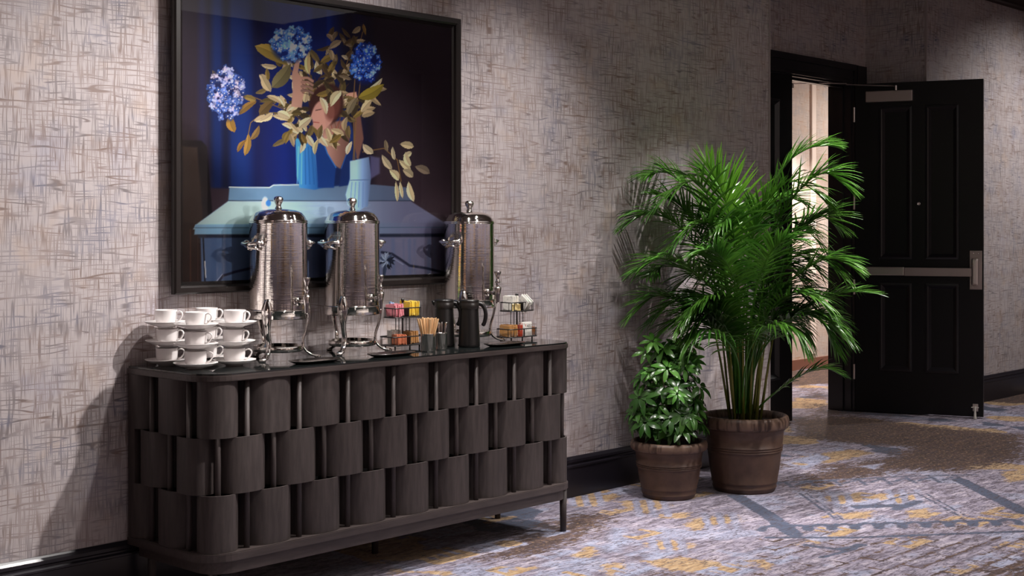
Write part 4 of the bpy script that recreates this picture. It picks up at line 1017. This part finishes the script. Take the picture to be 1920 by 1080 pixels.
def L3(px, py, dep=0.0, cx=1420, sc=.00278):
    if cx == 1420: dep = min(dep, (.41+(px-cx)*sc*.734)/.679)
    return Rv*((px-cx)*sc*(1+dep*.14)) + Fv*dep + Vector((0, 0, CAMZ-(py-HOR)*sc*(1+dep*.14)))
fronds = [
 # (points px, py, depth) , leaflets, length, light
 ([(1412, 775, 0), (1408, 600, -.02), (1398, 480, -.06), (1378, 378, -.12), (1338, 302, -.16)], 36, .29, 1, .35),
 ([(1425, 775, .02), (1425, 600, .02), (1440, 430, .02), (1490, 320, 0), (1535, 280, -.02), (1580, 272, -.05)], 34, .24, 3, 1.0),
 ([(1428, 775, 0), (1432, 620, 0), (1455, 470, -.05), (1510, 365, -.10), (1560, 325, -.14), (1602, 350, -.16)], 34, .26, 3, .9),
 ([(1430, 775, 0), (1435, 640, .03), (1460, 520, .06), (1530, 430, .10), (1570, 405, .12), (1602, 425, .13)], 30, .24, 0, 1.0),
 ([(1430, 775, 0), (1440, 650, -.05), (1465, 560, -.12), (1530, 500, -.2), (1570, 485, -.23), (1605, 500, -.25)], 30, .24, 0, 1.0),
 ([(1432, 775, 0), (1440, 680, -.02), (1470, 610, -.05), (1540, 570, -.1), (1600, 548, -.12), (1655, 550, -.14)], 30, .20, 3, .7),
 ([(1430, 775, 0), (1440, 680, .05), (1470, 610, .1), (1540, 590, .14), (1580, 610, .16), (1605, 660, .18)], 28, .22, 0, 1.2),
 ([(1440, 775, 0), (1455, 755, -.02), (1490, 725, -.05), (1530, 700, -.07), (1565, 690, -.08), (1600, 705, -.09)], 12, .15, 0, .8),
 ([(1405, 775, 0), (1400, 620, .05), (1385, 480, .08), (1340, 380, .10), (1285, 325, .12), (1235, 330, .12)], 34, .26, 3, 1.0),
 ([(1405, 775, 0), (1395, 640, -.02), (1370, 530, -.04), (1300, 430, -.06), (1240, 400, -.08), (1195, 420, -.08)], 32, .25, 0, 1.1),
 ([(1405, 775, 0), (1395, 660, -.08), (1370, 570, -.16), (1300, 500, -.24), (1245, 485, -.28), (1195, 510, -.3)], 30, .24, 0, 1.0),
 ([(1402, 775, 0), (1390, 680, -.04), (1365, 620, -.08), (1300, 570, -.12), (1245, 555, -.14), (1200, 592, -.15)], 30, .24, 2, 1.1),
 ([(1412, 775, -.05), (1412, 690, -.15), (1425, 635, -.25), (1455, 608, -.34), (1485, 615, -.38), (1510, 650, -.40)], 26, .21, 3, 2.6),
 ([(1408, 775, -.05), (1402, 690, -.12), (1380, 645, -.2), (1340, 620, -.28), (1305, 630, -.3), (1285, 665, -.31)], 24, .20, 0, 2.6),
 ([(1418, 775, -.04), (1418, 640, -.14), (1428, 540, -.24), (1445, 480, -.32), (1470, 450, -.38), (1500, 450, -.42)], 28, .22, 0, 1.1),
 ([(1414, 775, -.04), (1408, 640, -.12), (1395, 560, -.22), (1370, 500, -.32), (1335, 470, -.38), (1300, 475, -.4)], 28, .22, 0, 1.1),
 ([(1420, 775, .06), (1420, 600, .12), (1412, 450, .18), (1395, 370, .24), (1370, 330, .28), (1340, 330, .3)], 30, .24, 0, .9),
 ([(1422, 775, .06), (1426, 600, .12), (1440, 480, .2), (1470, 400, .26), (1510, 370, .3), (1550, 380, .32)], 28, .24, 0, 1.0),
 ([(1416, 775, 0), (1414, 640, -.04), (1416, 540, -.08), (1425, 450, -.12), (1445, 390, -.16), (1475, 350, -.2)], 30, .22, 0, .6),
 ([(1410, 775, .02), (1404, 650, .06), (1380, 560, .12), (1330, 510, .18), (1280, 500, .22), (1240, 520, .24)], 26, .22, 0, 1.0),
 ([(1414, 775, 0), (1410, 680, -.08), (1395, 600, -.18), (1360, 560, -.28), (1320, 560, -.34), (1290, 590, -.36)], 26, .21, 0, 1.2),
 ([(1420, 775, 0), (1426, 680, -.08), (1450, 590, -.2), (1490, 550, -.3), (1530, 555, -.36), (1560, 590, -.38)], 26, .21, 0, 1.2),
 ([(1424, 775, .02), (1430, 660, .02), (1445, 560, 0), (1490, 470, -.04), (1535, 420, -.06), (1575, 400, -.08)], 28, .22, 0, .9),
 ([(1406, 775, .02), (1398, 660, .02), (1380, 540, 0), (1335, 440, -.04), (1290, 380, -.06), (1250, 365, -.06)], 30, .23, 0, .9),
]
for P, nl, L, lt, dr in fronds:
    pts = [L3(*q) for q in P]
    frond(pm, pts, nl+10, L*1.02, M['frondlight'] if lt == 1 else M['frondmid'] if lt == 3 else M['frond'], .42 if L > .2 else .3, dr*.48)
prng = random.Random(12)
for i in range(22):                                   # inner fronds that fill the middle of the crown
    sd = -1 if i % 2 else 1; hh = 620-prng.random()*260; sp0 = prng.uniform(20, 120); dp = prng.uniform(-.34, .22)
    pts = [L3(1418+sd*4, 775, 0), L3(1418+sd*(6+sp0*.12), 690, dp*.2), L3(1418+sd*(10+sp0*.3), (690+hh)/2-10, dp*.5), L3(1418+sd*(16+sp0*.62), hh-10, dp*.8), L3(1418+sd*(24+sp0), hh-30+sp0*.15, dp), L3(1418+sd*(40+sp0*1.35), hh-10+sp0*.4, dp*1.15)]
    frond(pm, pts, 30, .25, M['frond'], .36, prng.uniform(.35, .75))
for i in range(20):                                   # bare canes rising out of the pot
    a_ = i*2.399; q_ = math.sqrt((i+.5)/20)*.085
    b = Vector((q_*math.cos(a_), q_*math.sin(a_), .355)); sp_ = 1.5+random.uniform(0, .9)
    e = Vector((b.x*sp_, b.y*sp_, random.uniform(.72, .95)))
    bm = bmesh.new(); tube(bm, [b, b.lerp(e, .5)+Vector((0, 0, .02)), e], [random.uniform(.006, .0095), .006, .003], 7); link('cane', bm, M['cane'], pm, True)

sch_c = Vector((5.632, 4.125, 0))
sp = empty('potted_umbrella_plant', sch_c, 0, 'small glossy umbrella plant in a brown pot left of the palm', 'plant')
make_pot(sp, .194, .130, .288)
def leaf7(n, L, m, seed):
    r = random.Random(seed); bm = bmesh.new()
    for i in range(n):
        a_ = 2*PI*i/n+r.uniform(-.12, .12); dv = Vector((math.cos(a_), math.sin(a_), r.uniform(-.05, .18))); side = Vector((-math.sin(a_), math.cos(a_), 0))
        ln = L*r.uniform(.85, 1.1); p_ = Vector((0, 0, 0))+dv.normalized()*.010; d_ = dv.normalized(); rows_ = []; prev = p_
        for k_ in range(6):
            t = k_/5; w_ = ln*.185*math.sin(PI*(.06+.90*t**.9))**.85
            up_ = side.cross(d_)
            rows_.append([bm.verts.new(prev-side*w_+up_*w_*-.25), bm.verts.new(prev), bm.verts.new(prev+side*w_+up_*w_*-.25)])
            d_ = (d_+Vector((0, 0, -.16*(.5+t)))).normalized(); prev = prev+d_*ln/5
        for a, b in zip(rows_, rows_[1:]): bm.faces.new((a[0], a[1], b[1], b[0])); bm.faces.new((a[1], a[2], b[2], b[1]))
    bmesh.ops.recalc_face_normals(bm, faces=bm.faces)
    me = bpy.data.meshes.new('leaf'); bm.to_mesh(me); bm.free(); me.materials.append(m); me.polygons.foreach_set('use_smooth', [True]*len(me.polygons)); return me
lm = [leaf7(7, .078, M['schef'], 1), leaf7(7, .066, M['schef'], 2), leaf7(8, .082, M['schef'], 3)]; lmy = leaf7(7, .074, M['scheflight'], 4)
def L4(px, py, dep): return L3(px, py, dep, 1258, .00271)
stems = [(L4(1255, 815, 0), L4(1262, 720, -.02), L4(1258, 650, -.03)), (L4(1250, 815, 0), L4(1235, 740, .03), L4(1222, 660, .05)), (L4(1265, 815, 0), L4(1290, 730, .02), L4(1305, 660, .04)), (L4(1258, 815, -.02), L4(1250, 760, -.08), L4(1240, 700, -.12)), (L4(1262, 815, 0), L4(1300, 770, -.05), L4(1318, 730, -.08))]
for a, b, c_ in stems:
    bm = bmesh.new(); tube(bm, spline([a, b, c_], 12), [.006]*6+[.004]*6, 7); link('stem', bm, M['twig'], sp, True)
def put_leaf(p_, nrm, me):
    o = bpy.data.objects.new('leaf', me); C.objects.link(o); o.parent = sp; o.location = p_
    o.rotation_euler = (nrm.to_track_quat('Z', 'Y') @ Quaternion((0, 0, 1), random.uniform(0, 6.28))).to_euler(); o.scale = (random.uniform(.7, 1.15),)*3
for i in range(135):
    h_ = random.random()**1.35; ang = i*2.399+random.uniform(-.3, .3)
    z_ = .335+h_*.43; rad_ = (.20 if h_ < .45 else .20-(h_-.45)*.22)*random.uniform(.35, 1.0)
    if h_ < .12: rad_ *= .95
    p_ = Vector((math.cos(ang)*rad_, math.sin(ang)*rad_, z_))
    nrm = Vector((math.cos(ang)*rad_*5+random.uniform(-.4, .4), math.sin(ang)*rad_*5+random.uniform(-.4, .4), .8+random.uniform(-.45, .3))) - Fv*.2
    put_leaf(p_, nrm.normalized(), random.choice(lm))
for px, py, dp in ((1265, 738, -.20), (1225, 640, -.05), (1215, 660, .0), (1282, 690, -.1), (1245, 665, -.02), (1305, 650, .05), (1222, 700, -.1), (1250, 690, -.12), (1300, 675, 0)):
    put_leaf(L4(px, py, dp), Vector((-Fv.x*.75+random.uniform(-.2, .2), -Fv.y*.75, .7)).normalized(), lmy)

# ------------------------------------------------------------------ labels of the setting
LB = {'wall_left': ('long papered wall behind the sideboard and plants', 'wall'), 'wall_niche_left': ('short return wall at the left of the door niche', 'wall'),
 'wall_niche_back': ('papered wall of the niche round the black double door', 'wall'), 'wall_niche_right': ('dark return wall at the right of the door niche', 'wall'),
 'wall_right': ('papered wall beyond the open door', 'wall'), 'wall_corridor': ('beige corridor wall seen through the doorway', 'wall'), 'floor': ('distressed blue, gold and brown patterned carpet', 'floor'),
 'door_1': ('closed black leaf of the double door behind the palm', 'door'), 'door_2': ('open black panelled door leaf with a nickel push bar', 'door'),
 'baseboard_left': ('black moulded baseboard below the long wall', 'baseboard'), 'baseboard_right': ('black moulded baseboard beyond the open door', 'baseboard'),
 'trim_crown_right': ('dark wooden crown moulding at the top right', 'trim'), 'trim_door_casing': ('black casing round the double door', 'trim'),
 'trim_corner_niche': ('pale corner bead at the end of the long wall', 'trim'), 'trim_corner_far': ('pale corner bead beside the open door', 'trim'), 'baseboard_corridor': ('brown baseboard in the corridor', 'baseboard'),
 'trim_corridor_strip': ('pale upright strip on the corridor wall', 'trim')}
for n_, (l_, c_) in LB.items():
    o = bpy.data.objects.get(n_)
    if o: o['label'] = l_; o['category'] = c_
